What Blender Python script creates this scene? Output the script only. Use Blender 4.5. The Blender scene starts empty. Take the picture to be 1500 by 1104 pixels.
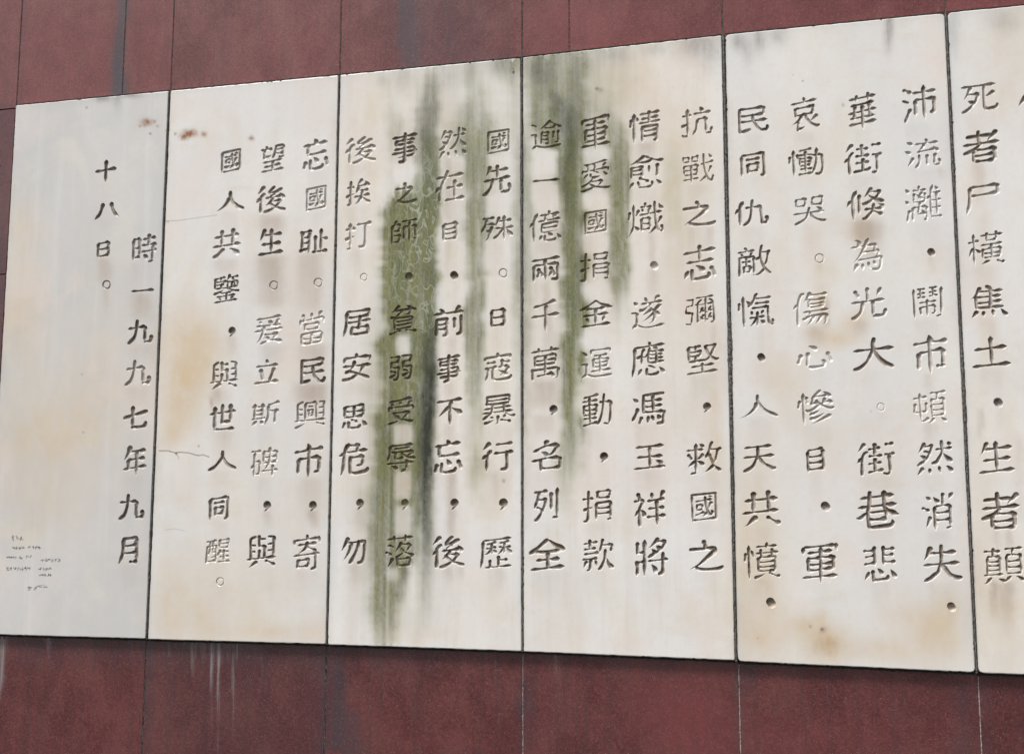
import bpy, math, random
import numpy as np
from mathutils import Matrix, Vector

# ---------------------------------------------------------------- camera, sky, sun, exposure
SC = bpy.context.scene
COL = SC.collection
CAM = np.array([3.3724, -3.9754, 0.6109])
RV = np.array([-0.1118, 0.2413, -0.0116])          # rotation vector of the pose measured from the photograph
FPX = 1517.6                                       # focal length in pixels of a 1500 px wide frame

def rot(w):
    th = np.linalg.norm(w); k = w / th
    K = np.array([[0, -k[2], k[1]], [k[2], 0, -k[0]], [-k[1], k[0], 0]])
    return np.eye(3) + math.sin(th) * K + (1 - math.cos(th)) * K @ K
RCV = rot(RV) @ np.array([[1, 0, 0], [0, 0, -1], [0, 1, 0.0]])

cam_data = bpy.data.cameras.new('camera')
cam_data.sensor_width = 36.0
cam_data.lens = FPX / 1500 * 36.0
cam_data.clip_start = 0.05
cam_data.clip_end = 2000
cam = bpy.data.objects.new('camera', cam_data)
M = Matrix.Identity(4)
for i in range(3):
    M[i][0] = RCV[0][i]; M[i][1] = -RCV[1][i]; M[i][2] = -RCV[2][i]; M[i][3] = CAM[i]
cam.matrix_world = M
COL.objects.link(cam)
SC.camera = cam

SUN_EL, SUN_AZ = math.radians(60), math.radians(-48)   # azimuth from the wall's outward normal, to the left
to_sun = Vector((math.sin(SUN_AZ) * math.cos(SUN_EL), -math.cos(SUN_AZ) * math.cos(SUN_EL), math.sin(SUN_EL)))
sl = bpy.data.lights.new('sun', 'SUN')
sl.energy = 2.9
sl.angle = math.radians(12)
sl.color = (1.0, 0.965, 0.92)
so = bpy.data.objects.new('sun', sl)
so.rotation_euler = to_sun.to_track_quat('Z', 'Y').to_euler()
so.location = (0, -6, 8)
COL.objects.link(so)

world = bpy.data.worlds.new('World')
SC.world = world
world.use_nodes = True
wn = world.node_tree; wn.nodes.clear()
sky = wn.nodes.new('ShaderNodeTexSky'); sky.sky_type = 'NISHITA'; sky.sun_disc = False
sky.sun_elevation = SUN_EL
sky.sun_rotation = math.atan2(to_sun.x, to_sun.y)
sky.air_density = 1.0; sky.dust_density = 4.0; sky.ozone_density = 1.0
hs = wn.nodes.new('ShaderNodeHueSaturation'); hs.inputs['Saturation'].default_value = 0.22   # overcast: grey-white sky
bg = wn.nodes.new('ShaderNodeBackground'); bg.inputs['Strength'].default_value = 0.10
wo = wn.nodes.new('ShaderNodeOutputWorld')
wn.links.new(sky.outputs[0], hs.inputs['Color'])
wn.links.new(hs.outputs[0], bg.inputs[0]); wn.links.new(bg.outputs[0], wo.inputs[0])

SC.view_settings.view_transform = 'Standard'
SC.view_settings.look = 'None'
SC.view_settings.gamma = 1.0
SC.view_settings.exposure = 0.44
SC.cycles.max_bounces = 6

# ---------------------------------------------------------------- measuring: pixel of the photograph <-> point on the wall
def proj(P):
    P = np.asarray(P, float)
    c = (P - CAM) @ RCV.T
    return FPX * c[..., 0] / c[..., 2] + 750, FPX * c[..., 1] / c[..., 2] + 552

def at(px, py, y=0.0):
    """point on the wall plane at depth y seen at a pixel; returns (x, z)"""
    px = np.asarray(px, float); py = np.asarray(py, float)
    d = np.stack([(px - 750) / FPX, (py - 552) / FPX, np.ones_like(px)], -1) @ RCV
    t = (y - CAM[1]) / d[..., 1]
    return CAM[0] + t * d[..., 0], CAM[2] + t * d[..., 2]

# ---------------------------------------------------------------- helpers
rng = np.random.default_rng(7)

def link(name, verts, faces, mat, parent=None, attrs=None, smooth=False):
    me = bpy.data.meshes.new(name)
    verts = np.asarray(verts, np.float32)
    flat = np.concatenate([np.asarray(f, np.int32).ravel() for f in faces])
    lens = np.concatenate([np.full(len(f), len(f[0]), np.int32) for f in faces])
    me.vertices.add(len(verts)); me.vertices.foreach_set('co', verts.ravel())
    me.loops.add(len(flat)); me.loops.foreach_set('vertex_index', flat)
    me.polygons.add(len(lens))
    me.polygons.foreach_set('loop_start', np.concatenate([[0], np.cumsum(lens)[:-1]]).astype(np.int32))
    me.polygons.foreach_set('loop_total', lens)
    me.polygons.foreach_set('use_smooth', np.full(len(lens), bool(smooth)))
    for k, a in (attrs or {}).items():
        at_ = me.attributes.new(k, 'FLOAT', 'POINT')
        at_.data.foreach_set('value', np.asarray(a, np.float32))
    me.update(calc_edges=True); me.validate()
    me.materials.append(mat)
    o = bpy.data.objects.new(name, me)
    COL.objects.link(o)
    if parent: o.parent = parent
    return o

class NT:
    def __init__(s, name):
        s.m = bpy.data.materials.new(name); s.m.use_nodes = True
        s.t = s.m.node_tree; s.t.nodes.clear()
        s.out = s.t.nodes.new('ShaderNodeOutputMaterial')
        s.b = s.t.nodes.new('ShaderNodeBsdfPrincipled')
        s.t.links.new(s.b.outputs[0], s.out.inputs[0])
        s.pos = s.t.nodes.new('ShaderNodeNewGeometry').outputs['Position']
    def put(s, sock, v):
        if isinstance(v, bpy.types.NodeSocket): s.t.links.new(v, sock)
        elif isinstance(v, tuple) and len(v) == 3 and sock.type == 'RGBA': sock.default_value = (*v, 1)
        else: sock.default_value = v
    def attr(s, n):
        a = s.t.nodes.new('ShaderNodeAttribute'); a.attribute_name = n; return a.outputs['Fac']
    def math(s, op, a, b=0.0, c=0.0, clamp=False):
        n = s.t.nodes.new('ShaderNodeMath'); n.operation = op; n.use_clamp = clamp
        for i, v in enumerate((a, b, c)): s.put(n.inputs[i], v)
        return n.outputs[0]
    def mix(s, f, a, b, mode='MIX'):
        n = s.t.nodes.new('ShaderNodeMix'); n.data_type = 'RGBA'; n.blend_type = mode
        s.put(n.inputs[0], f); s.put(n.inputs[6], a); s.put(n.inputs[7], b)
        return n.outputs[2]
    def vec(s, scale, loc=(0, 0, 0), rot_=(0, 0, 0), src=None):
        n = s.t.nodes.new('ShaderNodeMapping'); s.put(n.inputs[0], src or s.pos)
        n.inputs['Scale'].default_value = scale; n.inputs['Location'].default_value = loc; n.inputs['Rotation'].default_value = rot_
        return n.outputs[0]
    def noise(s, vec, scale=1.0, detail=4, rough=.55, w=None, dist=0.0):
        n = s.t.nodes.new('ShaderNodeTexNoise')
        if w is not None: n.noise_dimensions = '4D'; s.put(n.inputs['W'], w)
        s.put(n.inputs['Vector'], vec); s.put(n.inputs['Scale'], scale); s.put(n.inputs['Detail'], detail)
        s.put(n.inputs['Roughness'], rough); s.put(n.inputs['Distortion'], dist)
        return n.outputs[0]
    def ramp(s, v, lo, hi, a=0.0, b=1.0):
        n = s.t.nodes.new('ShaderNodeMapRange'); n.interpolation_type = 'SMOOTHSTEP'
        for i, x in enumerate((v, lo, hi, a, b)): s.put(n.inputs[i], x)
        return n.outputs[0]

# ---------------------------------------------------------------- materials
def marble_material():
    n = NT('weathered_marble')
    seed = n.attr('seed')
    big = n.noise(n.vec((2.2, 2.2, 1.5)), w=seed, detail=5, rough=.55, dist=.6)
    fine = n.noise(n.vec((55, 55, 40)), w=seed, detail=4, rough=.6)
    grain = n.noise(n.vec((300, 300, 300)), detail=2)
    streak = n.noise(n.vec((38, 38, 1.6)), w=seed, detail=4, rough=.6)
    hair = n.noise(n.vec((170, 170, 5)), w=seed, detail=3, rough=.6)
    vein = n.noise(n.vec((2.2, 2.2, 9), rot_=(0, .75, 0)), w=seed, detail=6, rough=.6, dist=1.2)
    cloud = n.noise(n.vec((5, 5, 3.2)), w=seed, detail=6, rough=.6, dist=.5)
    c = n.mix(n.ramp(big, .36, .66), (.875, .85, .81), (.825, .82, .81))
    c = n.mix(n.math('MULTIPLY', n.ramp(cloud, .45, .68), .50), c, (.77, .695, .585))
    cool = n.attr('cool')  # slab grey; the left slab's is partly lens falloff put into the colour
    c = n.mix(n.math('MULTIPLY', cool, n.math('MULTIPLY_ADD', big, .8, .4), clamp=True), c, (.58, .577, .572))
    c = n.mix(n.math('MULTIPLY', n.ramp(vein, .56, .74), .26), c, (.70, .60, .46))
    run = n.attr('run')
    soft = n.noise(n.vec((16, 16, .9)), w=seed, detail=5, rough=.6)
    c = n.mix(n.math('MULTIPLY', n.ramp(soft, .48, .70), n.math('MULTIPLY', run, .4)), c, (.69, .615, .565))
    c = n.mix(n.math('MULTIPLY', n.ramp(soft, .5, .32), n.math('MULTIPLY', run, .55)), c, (.86, .865, .87))
    pink = n.noise(n.vec((3.1, 3.1, 2.3)), w=n.math('ADD', seed, 31.0), detail=6, rough=.62, dist=.8)
    c = n.mix(n.math('MULTIPLY', n.ramp(pink, .48, .68), .55), c, (.80, .71, .655))
    c = n.mix(n.math('MULTIPLY', n.ramp(pink, .48, .3), .35), c, (.82, .785, .68))
    c = n.mix(n.math('MULTIPLY', n.ramp(streak, .5, .78), n.math('MULTIPLY', run, .2)), c, (.62, .575, .55))
    c = n.mix(n.math('MULTIPLY', n.ramp(fine, .48, .75), .16), c, (.6, .57, .53))
    c = n.mix(n.math('MULTIPLY', n.ramp(grain, .45, .75), .12), c, (.5, .48, .46))
    pv = n.t.nodes.new('ShaderNodeTexVoronoi'); n.put(pv.inputs['Vector'], n.vec((34, 34, 34))); pv.inputs['Randomness'].default_value = 1
    pc = n.t.nodes.new('ShaderNodeSeparateColor'); n.t.links.new(pv.outputs['Color'], pc.inputs[0])
    pit = n.math('MULTIPLY', n.ramp(pv.outputs['Distance'], .10, .05, 0, 1), n.ramp(pc.outputs[0], .87, .90))
    c = n.mix(n.math('MULTIPLY', pit, .6), c, (.22, .19, .16))
    def layer(c, name, colour, vary, k, power=1.0, amt=1.0):
        a = n.attr(name)
        f = n.math('MULTIPLY', a, n.math('MULTIPLY_ADD', n.math('SUBTRACT', vary, .5), k, 1.0), clamp=True)
        if power != 1.0: f = n.math('POWER', f, power)
        if amt != 1.0: f = n.math('MULTIPLY', f, amt)
        return n.mix(f, c, colour), f
    patch = n.noise(n.vec((9, 9, 6)), w=seed, detail=6, rough=.62, dist=.5)
    c, _ = layer(c, 'tan', (.66, .505, .31), patch, 2.2, 1.0, .85)
    c, _ = layer(c, 'brown', (.44, .35, .28), n.math('MULTIPLY_ADD', streak, .4, n.math('MULTIPLY', patch, .6)), 1.6)
    c, _ = layer(c, 'rust', (.30, .135, .055), fine, 2.5)
    wet = n.noise(n.vec((26, 26, 7)), w=seed, detail=7, rough=.68, dist=.8)
    ag = n.mix(n.ramp(wet, .35, .65), (.105, .116, .044), (.228, .23, .108))
    grit = n.noise(n.vec((110, 110, 70)), w=seed, detail=5, rough=.75)
    ag = n.mix(n.math('MULTIPLY', n.ramp(hair, .4, .7), .3), ag, (.32, .33, .20))
    ag = n.mix(n.math('MULTIPLY', n.ramp(grit, .5, .72), .35), ag, (.065, .078, .036))
    ag = n.mix(n.ramp(n.attr('algae'), .25, .8), n.mix(.5, ag, (.40, .385, .205)), ag)
    c, fa = layer(c, 'algae', ag, n.math('MULTIPLY_ADD', wet, .36, n.math('MULTIPLY_ADD', streak, .2, n.math('MULTIPLY_ADD', hair, .24, n.math('MULTIPLY', grit, .2)))), 2.3)
    # pale wandering trails grazed into the algae
    tr = n.noise(n.vec((15, 15, 9)), w=seed, detail=1.5, dist=1.8)
    tr = n.ramp(n.math('ABSOLUTE', n.math('SUBTRACT', tr, .5)), .012, .038, 1, 0)
    c = n.mix(n.math('MULTIPLY', n.math('MULTIPLY', tr, n.attr('trail')), .85), c, (.41, .44, .33))
    c, fm = layer(c, 'mold', (.045, .05, .038), n.math('MULTIPLY_ADD', fine, .4, n.math('MULTIPLY_ADD', wet, .4, n.math('MULTIPLY', hair, .2))), 1.9)
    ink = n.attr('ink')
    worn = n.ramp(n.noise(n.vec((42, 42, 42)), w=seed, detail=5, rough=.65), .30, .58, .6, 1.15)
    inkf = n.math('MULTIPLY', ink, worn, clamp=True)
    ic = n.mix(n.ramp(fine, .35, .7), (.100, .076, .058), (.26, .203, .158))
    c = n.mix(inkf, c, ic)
    n.put(n.b.inputs['Base Color'], c)
    dirt = n.math('ADD', n.math('ADD', fa, fm), inkf, clamp=True)
    n.put(n.b.inputs['Roughness'], n.math('MULTIPLY_ADD', dirt, .35, n.math('MULTIPLY_ADD', fine, .25, .20)))
    n.put(n.b.inputs['Specular IOR Level'], n.math('MULTIPLY_ADD', dirt, -.3, .5))
    bp = n.t.nodes.new('ShaderNodeBump'); bp.inputs['Strength'].default_value = .35; bp.inputs['Distance'].default_value = .004
    h = n.math('ADD', n.math('MULTIPLY', n.noise(n.vec((14, 14, 9)), detail=3), .5), n.math('MULTIPLY', fine, .25))
    h = n.math('ADD', h, n.math('MULTIPLY', n.math('MULTIPLY', wet, fa), .4))
    n.put(bp.inputs['Height'], h)
    n.t.links.new(bp.outputs[0], n.b.inputs['Normal'])
    return n.m

def granite_material():
    n = NT('red_granite')
    seed = n.attr('seed')
    g1 = n.noise(n.vec((95, 95, 95)), w=seed, detail=5, rough=.75)
    vo = n.t.nodes.new('ShaderNodeTexVoronoi'); n.put(vo.inputs['Vector'], n.vec((150, 150, 150)))
    cell = n.t.nodes.new('ShaderNodeSeparateColor'); n.t.links.new(vo.outputs['Color'], cell.inputs[0])
    blot = n.noise(n.vec((6, 6, 4)), w=seed, detail=7, rough=.65, dist=.5)
    streak = n.noise(n.vec((34, 34, 1.3)), w=seed, detail=6, rough=.65)
    c = n.mix(n.ramp(g1, .38, .62), (.078, .0125, .0125), (.182, .041, .039))
    c = n.mix(n.ramp(cell.outputs[0], .80, .92, 0, .55), c, (.33, .15, .135))
    c = n.mix(n.ramp(cell.outputs[1], .80, .92, 0, .6), c, (.035, .012, .014))
    c = n.mix(n.ramp(blot, .42, .68, 0, .42), c, (.195, .062, .054))
    c = n.mix(n.ramp(streak, .48, .74, 0, .5), c, (.06, .028, .032))
    c = n.mix(n.ramp(blot, .58, .40, 0, .3), c, (.072, .010, .013))
    tone = n.attr('tone')
    c = n.mix(n.math('MULTIPLY', tone, 1.0, clamp=True), c, (.27, .062, .058))
    f = n.math('MULTIPLY', n.attr('grime_shade'), n.math('MULTIPLY_ADD', streak, 1.2, .4), clamp=True)
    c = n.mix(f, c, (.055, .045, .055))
    hair = n.noise(n.vec((120, 120, 3)), w=seed, detail=4, rough=.7)
    wf = n.math('MULTIPLY', n.attr('lime'), n.math('MULTIPLY_ADD', hair, 3.2, -1.2), clamp=True)
    c = n.mix(wf, c, (.36, .35, .345))
    speck = n.ramp(cell.outputs[2], .985, .995)
    c = n.mix(n.math('MULTIPLY', speck, .5), c, (.55, .48, .45))
    n.put(n.b.inputs['Base Color'], c)
    n.put(n.b.inputs['Roughness'], n.math('MULTIPLY_ADD', blot, .3, .16)); n.b.inputs['IOR'].default_value = 1.58
    bp = n.t.nodes.new('ShaderNodeBump'); bp.inputs['Strength'].default_value = .25; bp.inputs['Distance'].default_value = .002
    n.put(bp.inputs['Height'], g1); n.t.links.new(bp.outputs[0], n.b.inputs['Normal'])
    return n.m

def plain(name, c0, c1, scale, rough):
    n = NT(name)
    f = n.noise(n.vec((scale,) * 3), detail=6, rough=.65)
    n.put(n.b.inputs['Base Color'], n.mix(n.ramp(f, .35, .65), c0, c1))
    n.put(n.b.inputs['Roughness'], rough)
    bp = n.t.nodes.new('ShaderNodeBump'); bp.inputs['Strength'].default_value = .5; bp.inputs['Distance'].default_value = .004
    n.put(bp.inputs['Height'], f); n.t.links.new(bp.outputs[0], n.b.inputs['Normal'])
    return n.m

M_MARBLE = marble_material()
M_GRANITE = granite_material()
M_GROUT = plain('dark_grout', (.028, .027, .026), (.17, .16, .145), 130, .9)
M_DARKJOINT = plain('dark_joint', (.012, .011, .011), (.05, .045, .042), 90, .9)
M_LIME = plain('pale_lime_joint', (.20, .14, .13), (.50, .45, .42), 120, .9)
M_CORE = plain('wall_core_concrete', (.05, .048, .045), (.10, .095, .09), 20, .9)
M_PEN = plain('pen_ink', (.085, .09, .10), (.20, .205, .215), 150, .7)
M_PAVE = plain('ground_paving', (.030, .030, .028), (.065, .063, .06), 6, .85)

# ---------------------------------------------------------------- ground
def ground():
    n = 60; s = np.linspace(-1, 1, n)
    s = np.sign(s) * np.abs(s) ** 3 * 400
    X, Y = np.meshgrid(s, s)
    V = np.stack([X.ravel(), Y.ravel(), np.full(n * n, -1.05)], 1)
    i = (np.arange(n - 1)[:, None] * n + np.arange(n - 1)).ravel()
    o = link('ground', V, [np.stack([i, i + 1, i + n + 1, i + n], 1)], M_PAVE)
    o['kind'] = 'structure'
    o['label'] = 'grey paved ground in front of the memorial wall'
ground()

# ---------------------------------------------------------------- slab outlines, measured on the photograph (corner pixels)
SLABS_PX = [
    [(23, 154.3), (246.9, 133), (213.4, 935.6), (-21, 929)],
    [(249.7, 132.7), (495.9, 109.9), (477.5, 943.5), (216.4, 936.3)],
    [(498.3, 109.7), (763.0, 84.3), (764.3, 953.9), (480.0, 944.2)],
    [(765.8, 83.9), (1057.4, 51.3), (1076.9, 967.4), (766.7, 954.3)],
    [(1062.4, 50.5), (1384.2, 18.9), (1429.2, 985.2), (1080.4, 968.7)],
]
SLABS = [[np.array(at(p[0] + (.35 if k in (1, 2) else -.35), p[1])) for k, p in enumerate(q)] for q in SLABS_PX]
a, b = np.array(at(1387.2, 18.5)), np.array(at(1432.6, 985.6))
SLABS.append([a, a + (.806, -.004), b + (.806, .002), b])
TOPZ = np.mean([q[0][1] for q in SLABS]); BOTZ = np.mean([q[3][1] for q in SLABS])

# ---------------------------------------------------------------- carved text: character, x0, x1, y0, y1 (pixels of the photograph), paint left (0..1)
# brush-stroke centre lines of each character on a 100-unit square, as x, y pairs
POINTS = {
'十': [[41, 84, 41, 0], [0, 46, 81, 46]],
'八': [[54, 74, 58, 48, 65, 26, 73, 10, 83, 0], [26, 72, 19, 32, 13, 17, 7, 7, 0, 0]],
'日': [[58, 76, 58, 1], [0, 75, 2, 76, 58, 76], [0, 75, 0, 0], [0, 42, 58, 42], [0, 6, 58, 6]],
'時': [[37, 25, 40, 23, 47, 14], [55, 85, 55, 54], [34, 74, 77, 74], [30, 54, 81, 54], [0, 78, 0, 12], [0, 78, 21, 79], [21, 79, 21, 77, 21, 21], [0, 20, 21, 21], [56, 0, 67, 1], [69, 54, 68, 5, 67, 1], [0, 50, 21, 50], [31, 36, 81, 36]],
'一': [[0, 0, 83, 0]],
'九': [[81, 17, 84, 11, 82, 1], [61, 2, 66, 0, 82, 1], [59, 58, 60, 8, 61, 2], [3, 58, 59, 58], [30, 82, 29, 50, 25, 30, 20, 19, 15, 11, 8, 5, 0, 1]],
'七': [[31, 3, 39, 0, 73, 1, 76, 4, 80, 16], [29, 79, 29, 16, 31, 3], [0, 42, 81, 55, 83, 58]],
'年': [[49, 72, 49, 0], [3, 23, 85, 23], [21, 73, 81, 72], [28, 86, 24, 84, 20, 73, 7, 56, 5, 54, 0, 54], [19, 49, 78, 49], [19, 49, 19, 23]],
'月': [[44, 3, 49, 0, 59, 0, 64, 1, 67, 3], [68, 78, 67, 3], [14, 78, 16, 79, 68, 78], [14, 78, 14, 46, 13, 31, 7, 14, 0, 3], [14, 55, 68, 55], [13, 31, 68, 31]],
'忘': [[21, 23, 21, 5, 23, 2, 26, 0, 58, 0, 62, 3, 64, 10], [34, 84, 39, 82, 42, 72], [0, 71, 79, 71], [35, 34, 47, 20], [13, 71, 13, 44], [13, 44, 74, 44], [72, 25, 80, 8, 79, 4], [7, 22, 0, 5]],
'國': [[63, 27, 65, 23, 62, 16], [41, 72, 45, 40, 51, 23, 56, 17, 62, 16], [11, 61, 64, 61], [0, 81, 75, 81, 76, 80, 76, 0], [0, 81, 0, 0], [11, 20, 34, 25, 36, 27], [0, 5, 76, 5], [53, 73, 55, 73, 61, 69], [48, 25, 36, 16, 32, 15], [62, 52, 59, 50, 52, 35, 48, 32], [25, 50, 32, 50], [32, 50, 32, 36], [15, 35, 32, 36], [15, 49, 15, 35], [15, 49, 25, 50]],
'耻': [[28, 80, 28, 0], [7, 59, 28, 59], [65, 84, 65, 3], [0, 80, 34, 80], [7, 80, 7, 16], [0, 14, 35, 21], [7, 39, 28, 39], [38, 2, 84, 2], [65, 48, 82, 48], [47, 61, 47, 2]],
'當': [[6, 13, 6, 25, 8, 27, 69, 27, 70, 26], [6, 13, 6, 4, 11, 0, 66, 0, 70, 4, 70, 26], [6, 13, 70, 13], [70, 82, 66, 81, 62, 74, 60, 70], [38, 82, 38, 68], [76, 67, 77, 54], [1, 67, 60, 68, 76, 67], [1, 67, 0, 54], [8, 81, 14, 74, 14, 67], [38, 27, 38, 0], [19, 39, 60, 39], [60, 53, 60, 39], [17, 54, 59, 54, 60, 53], [17, 54, 16, 52, 16, 42, 19, 39]],
'民': [[0, 78, 0, 5, 3, 2, 6, 2, 27, 8, 29, 10], [0, 78, 64, 78], [64, 78, 63, 56], [0, 56, 63, 56], [0, 34, 71, 34], [34, 56, 36, 39, 39, 27, 44, 16, 50, 8, 58, 1, 63, 0, 68, 1, 71, 2, 72, 6, 73, 11, 71, 15]],
'興': [[78, 79, 77, 22], [66, 79, 78, 79], [1, 22, 84, 22], [8, 60, 19, 60], [58, 13, 81, 1], [20, 81, 8, 77, 7, 75, 9, 22], [66, 41, 77, 41], [0, 1, 5, 0, 26, 12, 32, 12], [66, 60, 78, 60], [36, 66, 48, 66], [8, 41, 19, 41], [28, 78, 28, 22], [28, 78, 30, 79, 57, 78], [57, 78, 57, 22], [48, 54, 48, 48], [37, 54, 48, 54], [37, 54, 38, 37], [38, 37, 48, 37], [48, 48, 48, 37]],
'市': [[0, 69, 38, 69, 46, 74, 48, 74], [39, 84, 43, 76, 41, 66, 41, 0], [43, 71, 48, 69, 83, 69], [60, 12, 70, 12, 73, 14], [74, 47, 73, 14], [11, 48, 72, 49, 74, 47], [11, 48, 10, 12]],
'寄': [[42, 70, 37, 56, 27, 49, 14, 45, 12, 41], [39, 61, 39, 56], [39, 56, 61, 49, 68, 45], [68, 45, 67, 34, 66, 3, 65, 1, 54, 0], [0, 39, 81, 39], [41, 85, 42, 78], [12, 63, 69, 63], [12, 26, 12, 6], [12, 26, 44, 26], [44, 26, 46, 25, 45, 10], [12, 10, 45, 10], [79, 77, 80, 67], [2, 77, 42, 78, 79, 77], [2, 77, 2, 67]],
'望': [[63, 42, 69, 39, 76, 39, 78, 41], [79, 78, 78, 41], [79, 78, 77, 79, 52, 79, 50, 79, 48, 52, 45, 45, 41, 40], [50, 67, 79, 67], [12, 14, 72, 14], [10, 72, 10, 46], [10, 46, 35, 51, 37, 54], [0, 72, 38, 72], [7, 29, 77, 29], [42, 29, 42, 0], [18, 82, 21, 72], [1, 0, 83, 0], [49, 54, 79, 53]],
'後': [[23, 65, 20, 64, 14, 55, 13, 50, 13, 0], [22, 86, 18, 85, 10, 76, 1, 67], [48, 47, 47, 41, 42, 34, 28, 23, 24, 23], [39, 30, 52, 15, 61, 10, 82, 1, 87, 3], [44, 35, 71, 34], [71, 34, 72, 33, 70, 27, 59, 16, 48, 9, 27, 1, 22, 3], [69, 60, 72, 57, 82, 44], [29, 47, 75, 50], [53, 85, 51, 84, 37, 70, 37, 67, 39, 65, 57, 66, 70, 75, 75, 75], [52, 64, 50, 60, 39, 53, 37, 49], [12, 47, 6, 45, 0, 38]],
'生': [[41, 81, 41, 0], [11, 32, 73, 32], [21, 81, 17, 79, 12, 63, 3, 48, 0, 47], [13, 62, 77, 62], [0, 0, 82, 0]],
'爰': [[27, 56, 23, 29, 20, 26, 12, 12, 2, 3], [0, 42, 81, 42], [6, 79, 44, 80, 72, 84, 77, 83], [40, 72, 43, 68, 48, 63], [15, 71, 19, 64], [64, 28, 63, 21, 54, 14, 52, 10], [25, 27, 64, 28], [19, 0, 48, 10, 76, 1, 82, 3], [69, 73, 63, 62, 62, 57], [25, 27, 31, 21, 43, 10], [6, 57, 76, 57]],
'立': [[0, 0, 81, 0], [19, 48, 27, 15, 25, 9], [39, 80, 41, 72, 40, 69], [66, 49, 63, 47, 50, 7, 49, 0], [4, 61, 77, 61]],
'斯': [[28, 17, 34, 9], [10, 85, 10, 26], [0, 26, 43, 26], [35, 85, 35, 26], [2, 74, 42, 74], [10, 58, 35, 58], [53, 53, 85, 53], [53, 76, 52, 29, 48, 13, 42, 2, 42, 0], [53, 76, 81, 85, 88, 84], [75, 53, 75, 2], [10, 42, 35, 42], [14, 16, 5, 5, 1, 3]],
'碑': [[63, 85, 60, 84, 59, 80, 61, 70, 60, 46, 53, 33, 47, 27, 44, 28], [60, 75, 81, 74], [81, 74, 81, 43], [41, 43, 81, 43], [41, 74, 41, 43], [41, 74, 60, 75], [41, 59, 81, 59], [36, 19, 85, 19], [13, 79, 7, 42, 8, 32, 8, 5], [8, 49, 27, 49], [27, 49, 27, 15, 26, 13], [8, 13, 26, 13], [1, 79, 31, 79], [6, 37, 1, 33, 0, 26], [69, 34, 69, 0]],
'與': [[50, 55, 50, 22], [34, 56, 50, 55], [34, 83, 34, 56], [0, 22, 83, 22], [62, 59, 75, 59], [34, 44, 34, 22], [31, 12, 26, 12, 5, 0, 2, 0], [34, 73, 50, 73], [75, 78, 74, 22], [61, 79, 75, 78], [61, 41, 74, 41], [10, 41, 22, 41], [54, 12, 57, 13, 79, 1], [22, 82, 10, 77, 8, 75, 10, 22], [9, 60, 22, 60]],
'人': [[42, 82, 41, 59, 52, 32, 58, 22, 67, 11, 77, 3, 82, 0, 84, 1], [41, 55, 38, 52, 35, 40, 25, 21, 15, 9, 4, 0, 0, 0]],
'共': [[4, 62, 80, 62], [0, 31, 83, 31], [24, 82, 24, 31], [31, 18, 26, 17, 5, 0, 0, 0], [60, 82, 60, 31], [54, 18, 57, 17, 79, 0, 83, 0]],
'鑒': [[43, 27, 43, 1], [11, 17, 75, 17], [23, 10, 26, 1], [3, 0, 82, 0], [24, 56, 24, 45], [49, 62, 83, 62], [83, 62, 83, 44], [4, 45, 33, 44, 41, 42, 53, 44, 83, 44], [5, 79, 4, 45], [5, 79, 38, 80], [4, 56, 35, 56], [36, 67, 35, 56], [48, 43, 48, 39], [48, 39, 63, 33, 83, 28, 88, 29], [24, 80, 24, 69], [0, 28, 2, 27, 22, 33, 35, 38, 38, 42], [4, 68, 45, 67], [45, 67, 49, 58, 49, 48, 48, 43], [65, 76, 66, 72, 71, 66, 72, 44], [57, 85, 54, 83, 52, 78, 45, 67], [61, 62, 61, 44], [67, 11, 63, 10, 60, 1], [53, 77, 85, 77], [23, 32, 25, 28], [25, 28, 43, 28, 60, 28], [63, 32, 60, 28]],
'世': [[67, 76, 67, 22], [40, 77, 40, 23, 41, 21, 67, 22], [0, 53, 82, 53], [15, 0, 79, 0], [14, 75, 15, 0]],
'同': [[21, 46, 21, 13], [21, 46, 53, 46], [53, 46, 54, 45, 54, 21], [21, 20, 54, 21], [0, 79, 0, 0], [0, 79, 2, 80, 75, 80], [75, 80, 75, 4, 73, 1, 62, 0], [16, 63, 60, 63]],
'醒': [[64, 45, 64, 3], [48, 20, 80, 20], [23, 81, 23, 40], [23, 40, 27, 38, 34, 38], [34, 62, 34, 2], [34, 62, 3, 62, 1, 61, 1, 0], [0, 81, 35, 81], [52, 46, 50, 45, 47, 37, 41, 28, 30, 23, 2, 23], [43, 3, 84, 3], [1, 7, 34, 7], [80, 67, 79, 53], [47, 54, 79, 53], [47, 81, 47, 54], [47, 81, 79, 82], [79, 82, 80, 67], [47, 67, 80, 67], [48, 36, 82, 36], [1, 35, 7, 36], [12, 81, 12, 45, 7, 36]],
'先': [[43, 84, 43, 42], [3, 41, 83, 41], [55, 41, 56, 9, 57, 3], [81, 19, 84, 11, 83, 4, 81, 2, 63, 1, 57, 3], [29, 41, 27, 27, 21, 13, 10, 3, 4, 0, 0, 2], [22, 82, 20, 81, 17, 69, 8, 54], [18, 69, 75, 69]],
'殊': [[12, 39, 23, 33], [29, 51, 26, 38, 19, 20, 13, 11, 3, 3], [48, 81, 46, 79, 44, 67, 38, 56, 37, 54, 29, 51], [61, 85, 61, 0], [61, 39, 55, 35, 40, 15, 33, 10, 31, 10], [28, 60, 32, 55], [11, 60, 28, 60], [14, 81, 11, 63, 0, 38, 1, 33], [61, 39, 67, 35, 76, 20, 85, 11], [37, 43, 56, 42, 61, 41, 67, 42, 85, 43], [44, 67, 81, 67], [2, 81, 33, 81]],
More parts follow.
